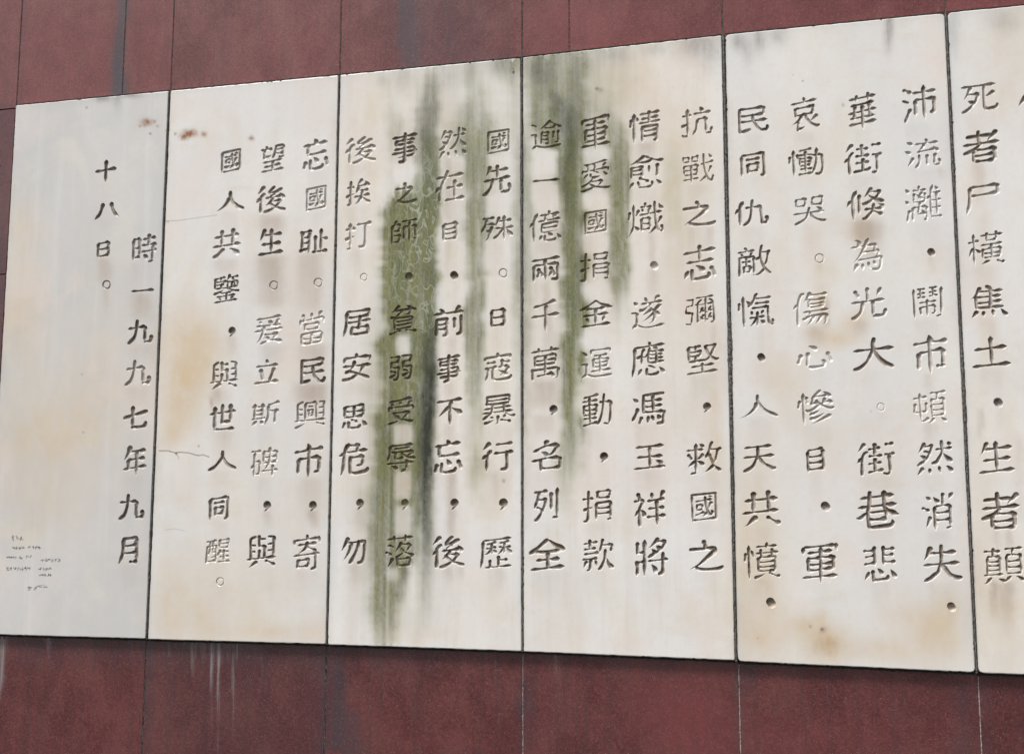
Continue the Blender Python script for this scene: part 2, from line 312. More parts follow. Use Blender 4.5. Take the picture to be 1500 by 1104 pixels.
'寇': [[56, 61, 56, 40], [56, 54, 77, 54], [44, 29, 48, 29, 72, 12], [41, 82, 43, 74], [2, 72, 2, 64], [2, 72, 4, 74, 79, 74, 80, 72, 80, 64], [46, 40, 72, 39], [74, 38, 71, 30, 65, 23, 55, 15, 44, 10], [27, 38, 27, 7, 28, 3, 30, 1, 37, 0, 75, 0, 82, 2, 84, 10], [0, 39, 37, 39], [12, 39, 11, 24, 9, 12, 6, 6, 2, 0], [8, 56, 33, 56]],
'暴': [[50, 10, 53, 10, 74, 3, 76, 3], [73, 71, 73, 61], [13, 61, 15, 60, 71, 60, 73, 61], [14, 82, 13, 61], [14, 82, 71, 82, 73, 81, 73, 71], [13, 71, 73, 71], [2, 34, 83, 34], [7, 47, 79, 47], [62, 21, 57, 16], [27, 59, 27, 38, 23, 29, 7, 19, 3, 18, 0, 18], [25, 20, 28, 17], [43, 24, 42, 1, 40, 0, 31, 0], [59, 59, 59, 38, 61, 34], [6, 5, 11, 3, 33, 11, 35, 13], [61, 34, 64, 28, 75, 22, 83, 18, 89, 20]],
'行': [[22, 85, 0, 66], [25, 64, 15, 49, 14, 0], [39, 79, 80, 79], [14, 45, 8, 43, 0, 37], [34, 52, 83, 52], [68, 52, 68, 4, 64, 1, 52, 1]],
'歷': [[49, 18, 73, 18], [49, 28, 49, 0], [18, 65, 38, 69, 43, 68], [13, 0, 83, 0], [65, 66, 65, 35], [52, 65, 73, 69, 78, 68], [30, 66, 30, 35], [17, 54, 29, 53, 42, 54], [30, 51, 32, 47, 41, 42], [26, 20, 26, 0], [51, 54, 65, 53, 82, 54], [8, 77, 6, 24, 0, 0], [8, 77, 83, 78], [30, 51, 16, 37, 7, 36], [65, 52, 70, 50, 81, 38, 85, 37], [65, 52, 61, 50, 49, 37, 44, 36]],
'然': [[21, 77, 41, 76], [65, 53, 68, 50, 78, 33, 84, 28, 87, 27], [33, 13, 34, 2], [41, 76, 39, 64, 29, 46, 21, 37, 12, 30, 7, 27, 2, 28], [13, 51, 15, 51, 25, 43], [17, 16, 14, 15, 5, 1, 0, 0], [74, 16, 76, 15, 85, 2], [22, 63, 24, 64, 35, 57], [76, 83, 83, 74], [49, 64, 85, 64], [65, 84, 65, 57, 60, 46, 54, 37, 49, 31, 41, 26, 37, 26], [23, 85, 20, 78, 5, 55], [55, 14, 58, 1]],
'在': [[14, 39, 7, 37, 1, 31, 0, 27], [55, 56, 55, 2], [29, 2, 82, 2], [35, 84, 34, 83, 30, 72, 15, 43, 14, 0], [2, 69, 82, 69], [33, 37, 78, 37]],
'目': [[60, 78, 61, 1], [0, 77, 2, 78, 60, 78], [0, 77, 0, 0], [0, 31, 61, 31], [0, 7, 61, 7], [0, 54, 61, 54]],
'前': [[75, 56, 75, 4, 73, 2, 62, 1], [35, 53, 35, 3, 33, 1, 27, 0, 22, 2], [35, 53, 7, 54, 6, 53, 6, 1], [6, 22, 35, 22], [13, 86, 17, 85, 23, 77, 23, 70], [0, 70, 81, 70], [55, 53, 55, 19], [70, 87, 65, 84, 60, 76, 59, 70], [6, 38, 35, 38]],
'事': [[0, 28, 84, 28], [41, 85, 41, 5, 40, 1, 37, 0, 27, 0, 22, 3], [9, 41, 72, 41], [72, 41, 73, 40, 73, 20, 71, 16, 68, 15, 8, 15], [14, 66, 41, 66], [14, 66, 12, 64, 12, 55, 14, 54, 69, 54, 71, 55], [70, 66, 71, 64, 71, 55], [41, 66, 70, 66], [2, 78, 82, 78]],
'不': [[1, 77, 78, 77], [48, 52, 52, 51, 78, 32], [45, 76, 39, 59, 40, 0], [39, 56, 33, 54, 16, 39, 0, 28]],
'之': [[68, 62, 66, 56, 49, 37, 20, 15, 7, 10, 0, 3, 0, 0], [4, 63, 66, 63, 68, 62], [18, 13, 20, 9, 28, 4, 45, 1, 78, 2, 85, 7], [37, 83, 43, 73, 42, 63]],
'師': [[57, 79, 57, 0], [34, 79, 81, 79], [0, 69, 0, 3], [0, 69, 22, 70], [22, 70, 24, 68, 23, 49], [0, 48, 23, 49], [0, 33, 24, 33], [24, 33, 24, 32, 24, 9], [0, 9, 24, 9], [38, 60, 38, 15], [38, 60, 77, 60, 78, 59], [78, 59, 78, 19, 76, 15], [71, 14, 76, 15], [14, 85, 12, 82, 9, 70]],
'貧': [[68, 73, 66, 60, 64, 57, 50, 56, 47, 58], [3, 54, 6, 52, 12, 52, 20, 49, 71, 49, 73, 48], [73, 48, 73, 16, 72, 14], [17, 14, 72, 14], [16, 51, 16, 16, 17, 14], [16, 26, 73, 26], [32, 85, 29, 85, 18, 76, 7, 70, 1, 71], [0, 2, 7, 0, 29, 7, 36, 7], [53, 7, 59, 7, 80, 0, 87, 1], [16, 37, 73, 37], [56, 85, 68, 77, 68, 73], [19, 75, 22, 72, 63, 72, 73, 73, 83, 69, 88, 70], [38, 71, 37, 66, 34, 63, 26, 57, 19, 55, 16, 51]],
'弱': [[33, 42, 31, 12, 28, 5, 24, 1, 16, 1, 14, 2], [5, 43, 33, 42], [5, 62, 5, 43], [5, 62, 32, 63], [32, 82, 32, 63], [3, 82, 32, 82], [4, 33, 19, 27, 21, 24], [0, 11, 25, 19, 31, 20], [50, 43, 78, 43, 79, 42, 77, 14, 74, 3, 71, 0, 60, 0, 54, 3], [50, 62, 50, 43], [50, 62, 77, 63], [47, 82, 76, 82, 78, 81, 77, 63], [47, 12, 72, 20, 78, 21], [48, 32, 51, 32, 65, 27]],
'受': [[16, 37, 65, 37], [65, 37, 64, 31, 47, 13], [14, 71, 18, 63, 17, 56], [0, 2, 5, 0, 8, 1, 26, 5, 41, 11, 48, 11, 74, 2, 80, 1, 85, 3], [20, 37, 21, 31, 24, 28, 37, 17, 39, 13], [41, 72, 43, 64], [75, 73, 71, 71, 67, 62, 65, 56], [4, 56, 3, 42], [4, 56, 65, 56, 81, 55], [81, 55, 82, 42], [6, 78, 39, 80, 72, 84, 78, 82]],
'辱': [[79, 51, 74, 51, 64, 47, 61, 44], [45, 58, 48, 51, 64, 40, 80, 35, 87, 37], [62, 31, 61, 3], [47, 0, 57, 1, 61, 3], [23, 70, 72, 70], [0, 24, 84, 24], [26, 58, 26, 37], [26, 37, 45, 39, 49, 41], [15, 16, 19, 16, 30, 8], [10, 59, 82, 58], [10, 81, 8, 54, 5, 43, 1, 35], [10, 81, 79, 81]],
'落': [[36, 27, 39, 19, 39, 6, 43, 2, 75, 3, 77, 6, 77, 21], [36, 27, 37, 28, 55, 37, 61, 37, 81, 29, 90, 28], [8, 61, 12, 61, 22, 55], [62, 83, 62, 68], [5, 77, 85, 77], [50, 65, 39, 52, 30, 44, 27, 44], [42, 53, 56, 39], [0, 42, 5, 42, 15, 36], [83, 28, 77, 21], [39, 22, 77, 21], [27, 83, 27, 68], [76, 57, 75, 52, 63, 39], [47, 58, 76, 57], [21, 24, 21, 20, 6, 0]],
'挨': [[14, 86, 14, 8, 13, 4, 11, 2, 5, 2, 2, 4], [45, 59, 42, 57, 39, 49, 32, 39], [0, 31, 2, 34, 18, 40, 32, 39], [40, 49, 81, 48], [29, 28, 87, 28], [57, 26, 47, 12, 40, 7, 29, 2, 28, 0], [57, 48, 58, 28, 59, 22, 66, 14, 75, 7, 85, 2, 89, 4], [59, 87, 53, 85, 42, 73, 40, 67], [67, 80, 71, 78, 83, 63], [40, 67, 52, 66, 76, 69], [3, 66, 24, 66]],
'打': [[0, 64, 29, 64], [0, 32, 30, 41, 31, 42], [37, 76, 84, 76], [5, 1, 13, 1], [15, 84, 15, 6, 13, 1], [66, 75, 65, 4, 62, 1, 50, 0, 44, 4]],
'居': [[10, 78, 9, 29, 6, 13, 0, 0], [10, 78, 75, 78], [75, 78, 76, 61], [10, 60, 76, 61], [25, 24, 49, 24], [25, 24, 25, 7, 26, 3, 30, 2, 70, 2, 73, 3, 74, 7, 74, 24], [49, 24, 74, 24], [10, 43, 82, 43], [49, 60, 49, 24]],
'安': [[1, 44, 80, 44], [38, 83, 41, 73], [4, 72, 3, 59], [4, 72, 41, 72, 77, 72], [77, 72, 78, 59], [35, 60, 30, 48, 24, 41, 18, 28], [18, 28, 22, 25, 48, 15, 75, 1, 78, 2], [11, 25, 18, 28], [60, 44, 58, 35, 47, 16], [0, 2, 7, 0, 23, 4, 37, 11, 41, 16]],
'思': [[70, 59, 69, 40], [7, 40, 69, 40], [7, 77, 7, 40], [7, 77, 69, 78], [69, 78, 70, 59], [38, 78, 38, 40], [67, 24, 73, 17, 79, 5], [7, 59, 70, 59], [7, 22, 0, 4], [30, 30, 33, 30, 48, 20], [21, 22, 22, 4, 24, 0], [24, 0, 54, 0, 58, 3, 60, 10]],
'危': [[28, 84, 15, 64, 13, 25, 9, 12, 3, 0], [0, 55, 4, 55, 8, 58, 18, 61, 84, 61], [54, 78, 55, 74, 51, 61], [26, 79, 54, 78], [51, 23, 56, 21, 67, 22], [69, 44, 70, 34, 67, 22], [32, 44, 69, 44], [32, 44, 33, 4, 36, 2, 44, 0, 78, 1, 83, 3, 85, 12]],
'勿': [[39, 68, 35, 52, 26, 33, 13, 16, 9, 13, 6, 12], [21, 69, 83, 68], [83, 68, 82, 32, 78, 7, 73, 1, 60, 0], [26, 84, 20, 69, 11, 54, 4, 45, 0, 44], [62, 69, 60, 53, 51, 26, 39, 7, 32, 2]],
'抗': [[54, 85, 58, 76], [0, 3, 4, 0, 9, 0, 14, 1], [15, 84, 15, 5, 14, 1], [1, 64, 26, 64], [0, 31, 1, 32, 27, 39], [86, 14, 84, 1], [72, 1, 81, 0, 84, 1], [70, 49, 71, 5, 72, 1], [45, 49, 70, 49], [45, 49, 44, 30, 42, 17, 38, 10, 30, 1], [35, 66, 85, 66]],
'戰': [[51, 55, 84, 59, 87, 61], [60, 84, 63, 42, 69, 14, 75, 3, 81, 1, 84, 2, 85, 5, 87, 13, 85, 19], [67, 16, 63, 14, 48, 2, 43, 2], [75, 82, 82, 71], [0, 15, 45, 15], [23, 56, 23, 0], [5, 56, 4, 55, 4, 42], [5, 56, 42, 56], [42, 56, 41, 28], [5, 28, 41, 28], [4, 42, 5, 28], [4, 42, 42, 42], [81, 46, 73, 27, 67, 24], [33, 67, 43, 68], [43, 82, 43, 68], [28, 81, 43, 82], [28, 81, 28, 68], [28, 68, 33, 67], [15, 82, 18, 79, 17, 68], [3, 68, 17, 68], [3, 82, 3, 68], [3, 82, 15, 82]],
'志': [[9, 23, 1, 5], [0, 69, 81, 69], [30, 35, 35, 34, 51, 22], [41, 83, 41, 45], [6, 45, 76, 45], [69, 25, 71, 24, 80, 5, 79, 0], [21, 24, 22, 5, 23, 1, 26, 0, 56, 0, 60, 1, 63, 3, 64, 8, 62, 14]],
'彌': [[64, 22, 73, 13], [30, 82, 82, 82], [25, 61, 38, 60, 80, 60], [56, 82, 56, 0], [44, 75, 42, 74, 34, 66, 33, 63, 33, 0], [63, 47, 73, 37], [33, 8, 39, 8], [50, 27, 39, 8], [72, 27, 62, 9], [56, 8, 62, 9], [40, 23, 50, 13], [49, 51, 40, 34, 33, 33], [40, 47, 50, 37], [68, 75, 72, 73, 80, 63, 80, 4, 78, 1], [72, 0, 78, 1], [72, 50, 62, 34], [56, 33, 62, 34], [0, 81, 18, 81], [18, 81, 19, 80, 19, 59], [2, 59, 19, 59], [2, 59, 0, 45, 0, 39, 3, 37, 18, 36], [18, 36, 16, 10, 13, 2], [0, 3, 3, 1, 13, 2]],
'堅': [[4, 78, 37, 79], [4, 78, 5, 35], [79, 77, 78, 72, 70, 56, 62, 45, 50, 35, 48, 35, 5, 35], [51, 76, 54, 78, 77, 78, 79, 77], [51, 76, 51, 71, 58, 55, 68, 42, 81, 33, 87, 34], [4, 64, 35, 64], [35, 64, 37, 63, 36, 50], [4, 50, 36, 50], [24, 79, 24, 65], [24, 49, 24, 34], [0, 0, 84, 0], [10, 19, 73, 19], [42, 26, 42, 1]],
'救': [[56, 65, 84, 65], [77, 65, 73, 39, 69, 29, 66, 26], [66, 18, 46, 1, 38, 2], [66, 18, 70, 15, 80, 3, 83, 2], [22, 35, 29, 32, 40, 22], [62, 85, 59, 83, 53, 55, 46, 44, 47, 41], [11, 0, 20, 1], [22, 84, 22, 5, 20, 1], [4, 54, 11, 43, 11, 39], [0, 67, 42, 67], [21, 31, 15, 29, 0, 18], [40, 55, 28, 42, 24, 40, 21, 31], [52, 52, 56, 48, 66, 18], [32, 84, 39, 77]],
'愈': [[26, 15, 27, 2], [27, 2, 32, 0, 58, 0], [59, 11, 60, 4, 58, 0], [29, 26, 35, 27], [36, 55, 36, 30, 35, 27], [10, 55, 36, 55], [10, 55, 9, 54, 9, 26], [9, 46, 36, 46], [53, 53, 53, 36], [68, 16, 71, 15, 80, 3], [10, 14, 5, 6, 1, 2], [73, 55, 72, 28, 70, 26, 65, 26], [42, 82, 58, 72, 73, 66, 81, 64, 86, 65], [42, 82, 22, 71, 0, 63], [34, 21, 39, 20, 50, 14], [9, 36, 36, 36], [23, 71, 26, 66, 54, 66, 59, 71]],
'情': [[56, 85, 56, 54], [33, 66, 81, 66], [4, 67, 0, 46], [27, 54, 86, 54], [35, 42, 35, 1], [35, 42, 76, 42, 78, 40, 78, 4, 75, 1, 67, 0], [35, 15, 78, 15], [35, 29, 78, 29], [12, 85, 12, 1], [30, 78, 84, 78], [20, 71, 23, 62, 23, 59]],
'熾': [[35, 66, 36, 60], [24, 66, 19, 55, 13, 53], [12, 26, 17, 22, 22, 15, 22, 11], [33, 41, 33, 6], [33, 41, 53, 41], [53, 41, 54, 40, 54, 13], [33, 13, 54, 13], [3, 63, 3, 53, 0, 43], [42, 83, 44, 73], [31, 73, 57, 73], [28, 53, 85, 53], [13, 82, 12, 28, 7, 14, 1, 0], [84, 15, 86, 11, 85, 5, 84, 1, 80, 0], [66, 83, 67, 43, 71, 13, 75, 3, 80, 0], [70, 13, 66, 11, 53, 0, 49, 0], [33, 27, 54, 27], [83, 40, 76, 25, 71, 22], [54, 67, 52, 64, 50, 53], [77, 77, 82, 65, 86, 63]],
'遂': [[80, 58, 76, 58, 63, 47, 59, 36, 55, 35, 45, 27, 34, 20, 27, 18, 22, 19], [13, 11, 27, 4, 44, 0, 81, 1, 87, 4], [73, 84, 69, 83, 64, 74, 63, 68], [37, 83, 42, 75, 42, 68], [47, 59, 59, 43, 67, 39, 78, 30], [23, 51, 27, 50, 42, 58, 47, 59], [25, 68, 82, 68], [51, 67, 47, 59], [13, 44, 13, 11], [0, 45, 13, 44], [13, 11, 4, 5, 0, 0], [60, 40, 61, 24, 59, 18, 54, 13, 45, 12], [53, 49, 35, 38, 30, 36, 27, 36], [6, 76, 14, 68]],
'應': [[6, 79, 5, 31, 0, 5, 0, 0], [6, 79, 83, 79], [58, 73, 61, 72, 63, 68, 63, 34], [45, 71, 41, 59, 41, 38, 43, 35, 46, 33, 83, 33], [43, 64, 81, 63], [72, 19, 82, 5], [41, 44, 79, 44], [41, 56, 45, 54, 79, 54], [19, 56, 13, 50, 6, 50], [19, 56, 27, 52, 32, 52, 36, 56, 41, 56], [36, 18, 37, 5, 39, 2, 63, 2, 65, 4, 67, 8], [22, 18, 16, 6, 12, 4], [43, 25, 47, 25, 57, 19], [33, 73, 29, 71, 24, 59, 24, 31], [44, 88, 46, 79]],
'馮': [[3, 77, 13, 67], [81, 33, 80, 13, 77, 2, 75, 0, 70, 0, 63, 1], [29, 34, 81, 33], [80, 81, 30, 81, 29, 80, 29, 34], [54, 80, 54, 34], [13, 45, 13, 40, 0, 17, 0, 15], [29, 65, 77, 65], [51, 22, 55, 10], [24, 21, 18, 5], [64, 25, 70, 15], [29, 50, 77, 50], [39, 21, 39, 6]],
'玉': [[40, 73, 40, 0], [0, 0, 82, 0], [58, 26, 72, 12], [9, 39, 73, 39], [5, 74, 77, 74]],
'祥': [[60, 64, 60, 0], [14, 41, 7, 38, 1, 32, 0, 27], [37, 64, 82, 64], [35, 23, 84, 23], [45, 83, 49, 73, 48, 69], [23, 64, 23, 61, 16, 50, 14, 41, 14, 0], [1, 67, 20, 67, 23, 64], [14, 41, 21, 40, 26, 33, 26, 28], [80, 84, 77, 83, 70, 70, 70, 64], [39, 44, 80, 44], [10, 84, 15, 76, 14, 67]],
'將': [[59, 85, 52, 77, 42, 69, 34, 64, 30, 64], [55, 78, 59, 77, 77, 76], [77, 76, 76, 69, 69, 61, 58, 52, 41, 44, 35, 42, 32, 43], [71, 47, 70, 3, 68, 1, 58, 0], [22, 84, 22, 0], [41, 24, 50, 13, 50, 9], [33, 33, 84, 33], [3, 56, 22, 56], [3, 80, 3, 56], [0, 34, 22, 34], [54, 67, 57, 66, 65, 59], [42, 59, 48, 56, 52, 51], [4, 34, 4, 16, 0, 1]],
'軍': [[1, 79, 1, 68], [1, 79, 3, 80, 77, 80], [77, 80, 78, 68], [11, 53, 40, 54], [11, 53, 11, 27], [11, 27, 69, 27], [70, 53, 69, 27], [40, 54, 70, 53], [11, 40, 70, 40], [0, 13, 80, 13], [40, 80, 40, 0], [13, 67, 67, 67]],
'愛': [[66, 51, 78, 40], [8, 80, 17, 80, 72, 85, 79, 84], [39, 57, 50, 52], [39, 61, 39, 57], [34, 38, 33, 34, 23, 25, 6, 16, 0, 16], [30, 28, 34, 27, 62, 26], [62, 26, 60, 21, 48, 10], [2, 2, 5, 0, 21, 3, 43, 10, 55, 5, 78, 1, 81, 1, 86, 3], [34, 38, 55, 39, 57, 40, 58, 44], [81, 62, 81, 51], [5, 62, 79, 62, 81, 62], [5, 62, 4, 52], [23, 24, 38, 10], [18, 78, 21, 69, 21, 62], [17, 49, 11, 40, 7, 38], [39, 82, 39, 77, 43, 70, 39, 61], [74, 77, 69, 75, 65, 68, 64, 63], [29, 50, 30, 41], [30, 41, 34, 38]],
'捐': [[0, 65, 27, 65], [0, 33, 27, 41, 29, 43], [38, 49, 38, 1], [38, 49, 79, 49, 80, 48], [80, 48, 80, 5, 79, 1], [69, 0, 79, 1], [14, 85, 14, 5, 13, 2, 11, 1, 4, 0, 0, 3], [38, 19, 80, 19], [38, 34, 80, 34], [77, 82, 77, 74], [41, 82, 77, 82], [41, 82, 41, 64], [41, 64, 77, 63], [77, 74, 77, 63]],
'金': [[69, 22, 62, 10], [0, 54, 4, 53, 17, 59, 32, 68, 40, 76, 44, 77, 48, 76, 58, 67, 73, 57, 84, 53, 90, 54], [22, 52, 64, 52, 71, 58], [18, 58, 22, 52], [9, 32, 79, 32], [19, 22, 24, 10], [44, 52, 44, 1], [4, 0, 84, 0]],
'運': [[32, 56, 53, 56], [32, 56, 32, 33], [32, 33, 75, 33], [76, 55, 75, 33], [53, 56, 76, 55], [31, 45, 76, 45], [53, 67, 53, 14], [26, 21, 82, 21], [13, 15, 8, 12, 2, 7, 1, 0], [33, 67, 73, 67], [81, 81, 81, 71], [27, 82, 79, 83, 81, 81], [27, 82, 26, 71], [0, 46, 13, 45], [13, 45, 13, 15], [0, 81, 4, 80, 13, 68], [13, 15, 27, 7, 42, 4, 82, 5, 87, 8]],
'動': [[0, 68, 43, 68], [0, 2, 3, 4, 25, 6, 39, 7, 44, 6], [22, 80, 22, 6], [3, 44, 42, 44], [22, 56, 41, 56], [41, 56, 41, 32], [3, 32, 41, 32], [3, 56, 3, 32], [3, 56, 22, 56], [62, 82, 60, 45, 57, 27, 49, 9, 42, 1, 39, 1], [3, 20, 42, 20], [50, 61, 83, 60], [83, 60, 82, 26, 80, 6, 75, 0], [64, 1, 75, 0], [3, 79, 39, 83, 45, 81]],
'款': [[0, 33, 42, 33], [57, 85, 53, 68, 46, 49], [4, 47, 41, 48, 46, 49], [10, 25, 7, 22, 1, 8], [21, 85, 21, 62], [1, 76, 41, 76], [35, 23, 39, 13], [80, 67, 83, 63, 79, 48], [53, 67, 80, 67], [21, 33, 21, 3, 19, 1], [13, 0, 19, 1], [3, 61, 38, 61], [64, 53, 63, 31, 57, 16, 51, 7, 47, 3, 43, 2], [64, 30, 68, 28, 73, 16, 78, 8, 83, 3, 88, 3]],
'逾': [[0, 48, 13, 48], [13, 48, 13, 11], [30, 50, 29, 12], [30, 50, 50, 49], [50, 49, 50, 13], [41, 13, 47, 11, 50, 13], [29, 38, 50, 38], [54, 81, 73, 66, 83, 60, 86, 61], [37, 66, 41, 62, 65, 62, 70, 67], [70, 11, 77, 12], [78, 49, 78, 15, 77, 12], [2, 79, 5, 78, 15, 71], [29, 25, 50, 25], [13, 11, 29, 3, 43, 0, 82, 1, 86, 3], [64, 48, 64, 25], [57, 84, 36, 67, 22, 60], [13, 11, 6, 6, 1, 1]],
'億': [[52, 85, 54, 77], [50, 24, 52, 20, 60, 15], [76, 38, 76, 48, 74, 50, 35, 50, 33, 48, 33, 28, 34, 27, 50, 26, 75, 27, 76, 28, 76, 38], [42, 76, 41, 60], [24, 60, 84, 60], [29, 76, 82, 76], [21, 84, 12, 66, 11, 58, 11, 1], [41, 67, 45, 65], [33, 38, 76, 38], [67, 76, 66, 61], [10, 56, 4, 53, 0, 48, 0, 45], [74, 17, 83, 4], [41, 15, 41, 3, 44, 1, 67, 0, 69, 2, 71, 6], [69, 70, 73, 71], [32, 15, 29, 14, 25, 4]],
'兩': [[39, 79, 39, 4], [5, 59, 5, 0], [5, 59, 74, 59], [74, 59, 74, 4, 72, 2, 64, 2, 58, 4], [0, 79, 80, 79], [54, 46, 62, 29, 66, 17, 65, 15], [58, 34, 49, 17, 49, 14], [19, 46, 22, 37, 27, 29, 30, 16], [22, 34, 13, 16]],
'千': [[41, 76, 41, 0], [0, 45, 82, 45], [6, 72, 40, 76, 68, 82, 75, 80]],
'萬': [[0, 80, 80, 80], [40, 65, 40, 13], [68, 66, 69, 64, 69, 53], [11, 65, 68, 66], [11, 65, 11, 43, 12, 41], [12, 41, 67, 41, 69, 42], [69, 53, 69, 42], [11, 53, 69, 53], [55, 21, 63, 8], [18, 11, 59, 13], [57, 85, 57, 74], [5, 29, 4, 1], [5, 29, 74, 29, 76, 28], [76, 28, 75, 3, 73, 1, 66, 0], [22, 85, 22, 74]],
'名': [[75, 34, 76, 0], [0, 31, 9, 30, 32, 36, 75, 34], [23, 33, 23, 0], [4, 60, 9, 59, 30, 74, 71, 74], [71, 74, 71, 69, 66, 62, 53, 50, 39, 42, 36, 36], [42, 86, 37, 84, 34, 75], [25, 57, 35, 51, 40, 44], [23, 5, 76, 5]],
'列': [[16, 79, 12, 59, 1, 37, 1, 35], [12, 57, 35, 57, 38, 54], [38, 54, 38, 47, 32, 31, 21, 14, 6, 1, 3, 0, 0, 2], [0, 79, 43, 79], [58, 72, 58, 24], [66, 0, 76, 1], [78, 83, 78, 5, 76, 1], [10, 34, 14, 34, 27, 25]],
'全': [[18, 23, 71, 23], [42, 78, 47, 77, 61, 64, 79, 50, 85, 47, 89, 48], [42, 78, 17, 55, 3, 47, 0, 48], [5, 0, 83, 0], [12, 51, 17, 46, 70, 46, 77, 52], [44, 45, 44, 0]],
'沛': [[78, 50, 78, 17, 76, 15, 69, 14], [30, 51, 77, 51, 78, 50], [30, 51, 30, 14], [53, 85, 53, 1], [26, 70, 83, 70], [16, 33, 16, 29, 3, 4, 3, 0], [0, 56, 11, 49], [1, 83, 5, 83, 9, 80, 16, 76, 17, 73]],
'流': [[52, 35, 52, 3], [17, 29, 17, 26, 3, 1], [46, 70, 44, 63, 36, 54, 35, 48], [29, 47, 73, 51], [52, 83, 55, 71], [26, 71, 82, 71], [34, 35, 34, 22, 32, 13, 25, 2, 21, 0], [4, 81, 16, 73], [69, 60, 79, 47, 80, 43], [0, 54, 12, 47], [70, 35, 70, 5, 71, 1], [71, 1, 77, 0, 83, 1], [82, 15, 84, 10, 83, 1]],
'灕': [[0, 55, 8, 48], [33, 86, 35, 77], [18, 77, 50, 77], [65, 85, 60, 62, 61, 0], [59, 58, 55, 55, 54, 48], [42, 70, 40, 69, 35, 61, 28, 53], [44, 0, 49, 1], [50, 33, 50, 4, 49, 1], [19, 33, 48, 34, 50, 33], [19, 33, 19, 0], [47, 67, 47, 47], [21, 48, 22, 47, 47, 47], [21, 68, 21, 48], [39, 25, 44, 13], [30, 17, 41, 18], [35, 47, 30, 22, 30, 17], [4, 83, 11, 75], [61, 26, 84, 26], [61, 5, 85, 5], [61, 66, 84, 66], [26, 66, 31, 64, 40, 55], [61, 46, 84, 46], [76, 66, 76, 5], [10, 29, 3, 5, 4, 0], [73, 82, 76, 72]],
'鬧': [[0, 83, 0, 0], [42, 81, 62, 81], [10, 58, 29, 58], [10, 69, 29, 69], [19, 81, 19, 58], [12, 43, 61, 43], [17, 30, 17, 9], [17, 30, 54, 31, 56, 29], [56, 29, 56, 12, 54, 9], [49, 9, 54, 9], [35, 50, 36, 45, 36, 2], [52, 81, 52, 58], [42, 69, 62, 69], [42, 58, 63, 58], [62, 0, 72, 1], [73, 82, 73, 5, 72, 1], [10, 81, 29, 81]],
'頓': [[63, 79, 61, 63], [47, 48, 47, 19], [47, 19, 79, 19], [79, 63, 79, 19], [47, 63, 79, 63], [47, 63, 47, 48], [47, 34, 80, 34], [54, 11, 39, 1, 33, 1], [72, 12, 83, 0], [43, 80, 84, 80], [17, 84, 17, 7], [2, 58, 2, 32], [2, 32, 3, 32, 32, 32], [32, 58, 32, 32], [47, 48, 80, 48], [0, 72, 34, 72], [37, 16, 34, 12, 14, 4]],
'消': [[87, 82, 83, 80, 76, 68], [59, 84, 59, 56], [68, 0, 79, 1], [80, 55, 80, 5, 79, 1], [36, 55, 59, 56, 80, 55], [36, 55, 36, 0], [19, 32, 20, 28, 7, 3], [36, 21, 80, 21], [36, 38, 80, 38], [9, 82, 20, 75], [33, 81, 41, 70, 46, 66], [0, 55, 4, 56, 16, 48]],
'失': [[40, 83, 40, 44, 35, 28, 30, 19, 24, 13, 17, 7, 1, 0], [0, 38, 81, 38], [13, 66, 73, 65], [19, 82, 17, 80, 12, 66, 3, 52, 1, 51], [40, 37, 44, 34, 49, 24, 60, 10, 76, 1, 81, 0, 84, 1]],
'華': [[2, 77, 82, 77], [6, 28, 78, 28], [7, 60, 77, 60], [19, 60, 19, 28], [65, 60, 65, 28], [41, 60, 41, 0], [0, 44, 83, 44], [2, 13, 82, 13], [59, 84, 59, 70], [24, 84, 24, 70]],
'街': [[11, 47, 6, 44, 0, 39], [42, 44, 42, 10], [27, 32, 56, 32], [26, 53, 57, 53], [21, 86, 16, 85, 8, 74, 2, 68], [66, 53, 86, 53], [24, 8, 58, 12, 60, 14], [22, 65, 19, 63, 12, 50, 12, 1], [67, 80, 85, 80], [28, 73, 55, 73], [42, 85, 42, 53], [76, 53, 76, 3], [64, 2, 66, 0, 72, 1, 76, 3]],
'倏': [[78, 75, 77, 69, 70, 60, 57, 50, 44, 44, 35, 44], [55, 76, 78, 75], [22, 84, 15, 69, 13, 60, 13, 0], [12, 56, 6, 53, 1, 46, 0, 40], [60, 85, 57, 84, 48, 70, 40, 63, 36, 63], [40, 27, 86, 27], [49, 69, 57, 60, 67, 52, 81, 45, 86, 44, 88, 44], [71, 39, 76, 38, 81, 34, 82, 27], [29, 72, 29, 16], [63, 39, 59, 21, 54, 12, 46, 5, 40, 1, 37, 1, 32, 2], [60, 19, 64, 17, 82, 4]],
'為': [[73, 50, 71, 33], [32, 51, 73, 50], [18, 33, 80, 32], [80, 32, 79, 14, 75, 2, 70, 0, 62, 0, 57, 4], [47, 85, 45, 84, 41, 72, 36, 65, 31, 52, 17, 34, 0, 23], [60, 23, 64, 14], [4, 68, 63, 68], [63, 68, 65, 65, 63, 50], [30, 18, 32, 5], [13, 86, 18, 84, 24, 77, 22, 68], [45, 20, 49, 9, 52, 6], [17, 20, 15, 19, 7, 2]],
'光': [[3, 47, 85, 47], [30, 47, 27, 27, 23, 16, 18, 10, 11, 5, 4, 2, 0, 3], [75, 80, 66, 61], [43, 85, 43, 47], [56, 47, 56, 9, 58, 2], [86, 15, 84, 5, 82, 2, 66, 0, 58, 2], [13, 80, 22, 61]],
'大': [[4, 53, 84, 53], [44, 82, 42, 55, 56, 27, 69, 9, 78, 2, 82, 0, 86, 0], [43, 51, 35, 30, 28, 18, 12, 3, 5, 0, 0, 0]],
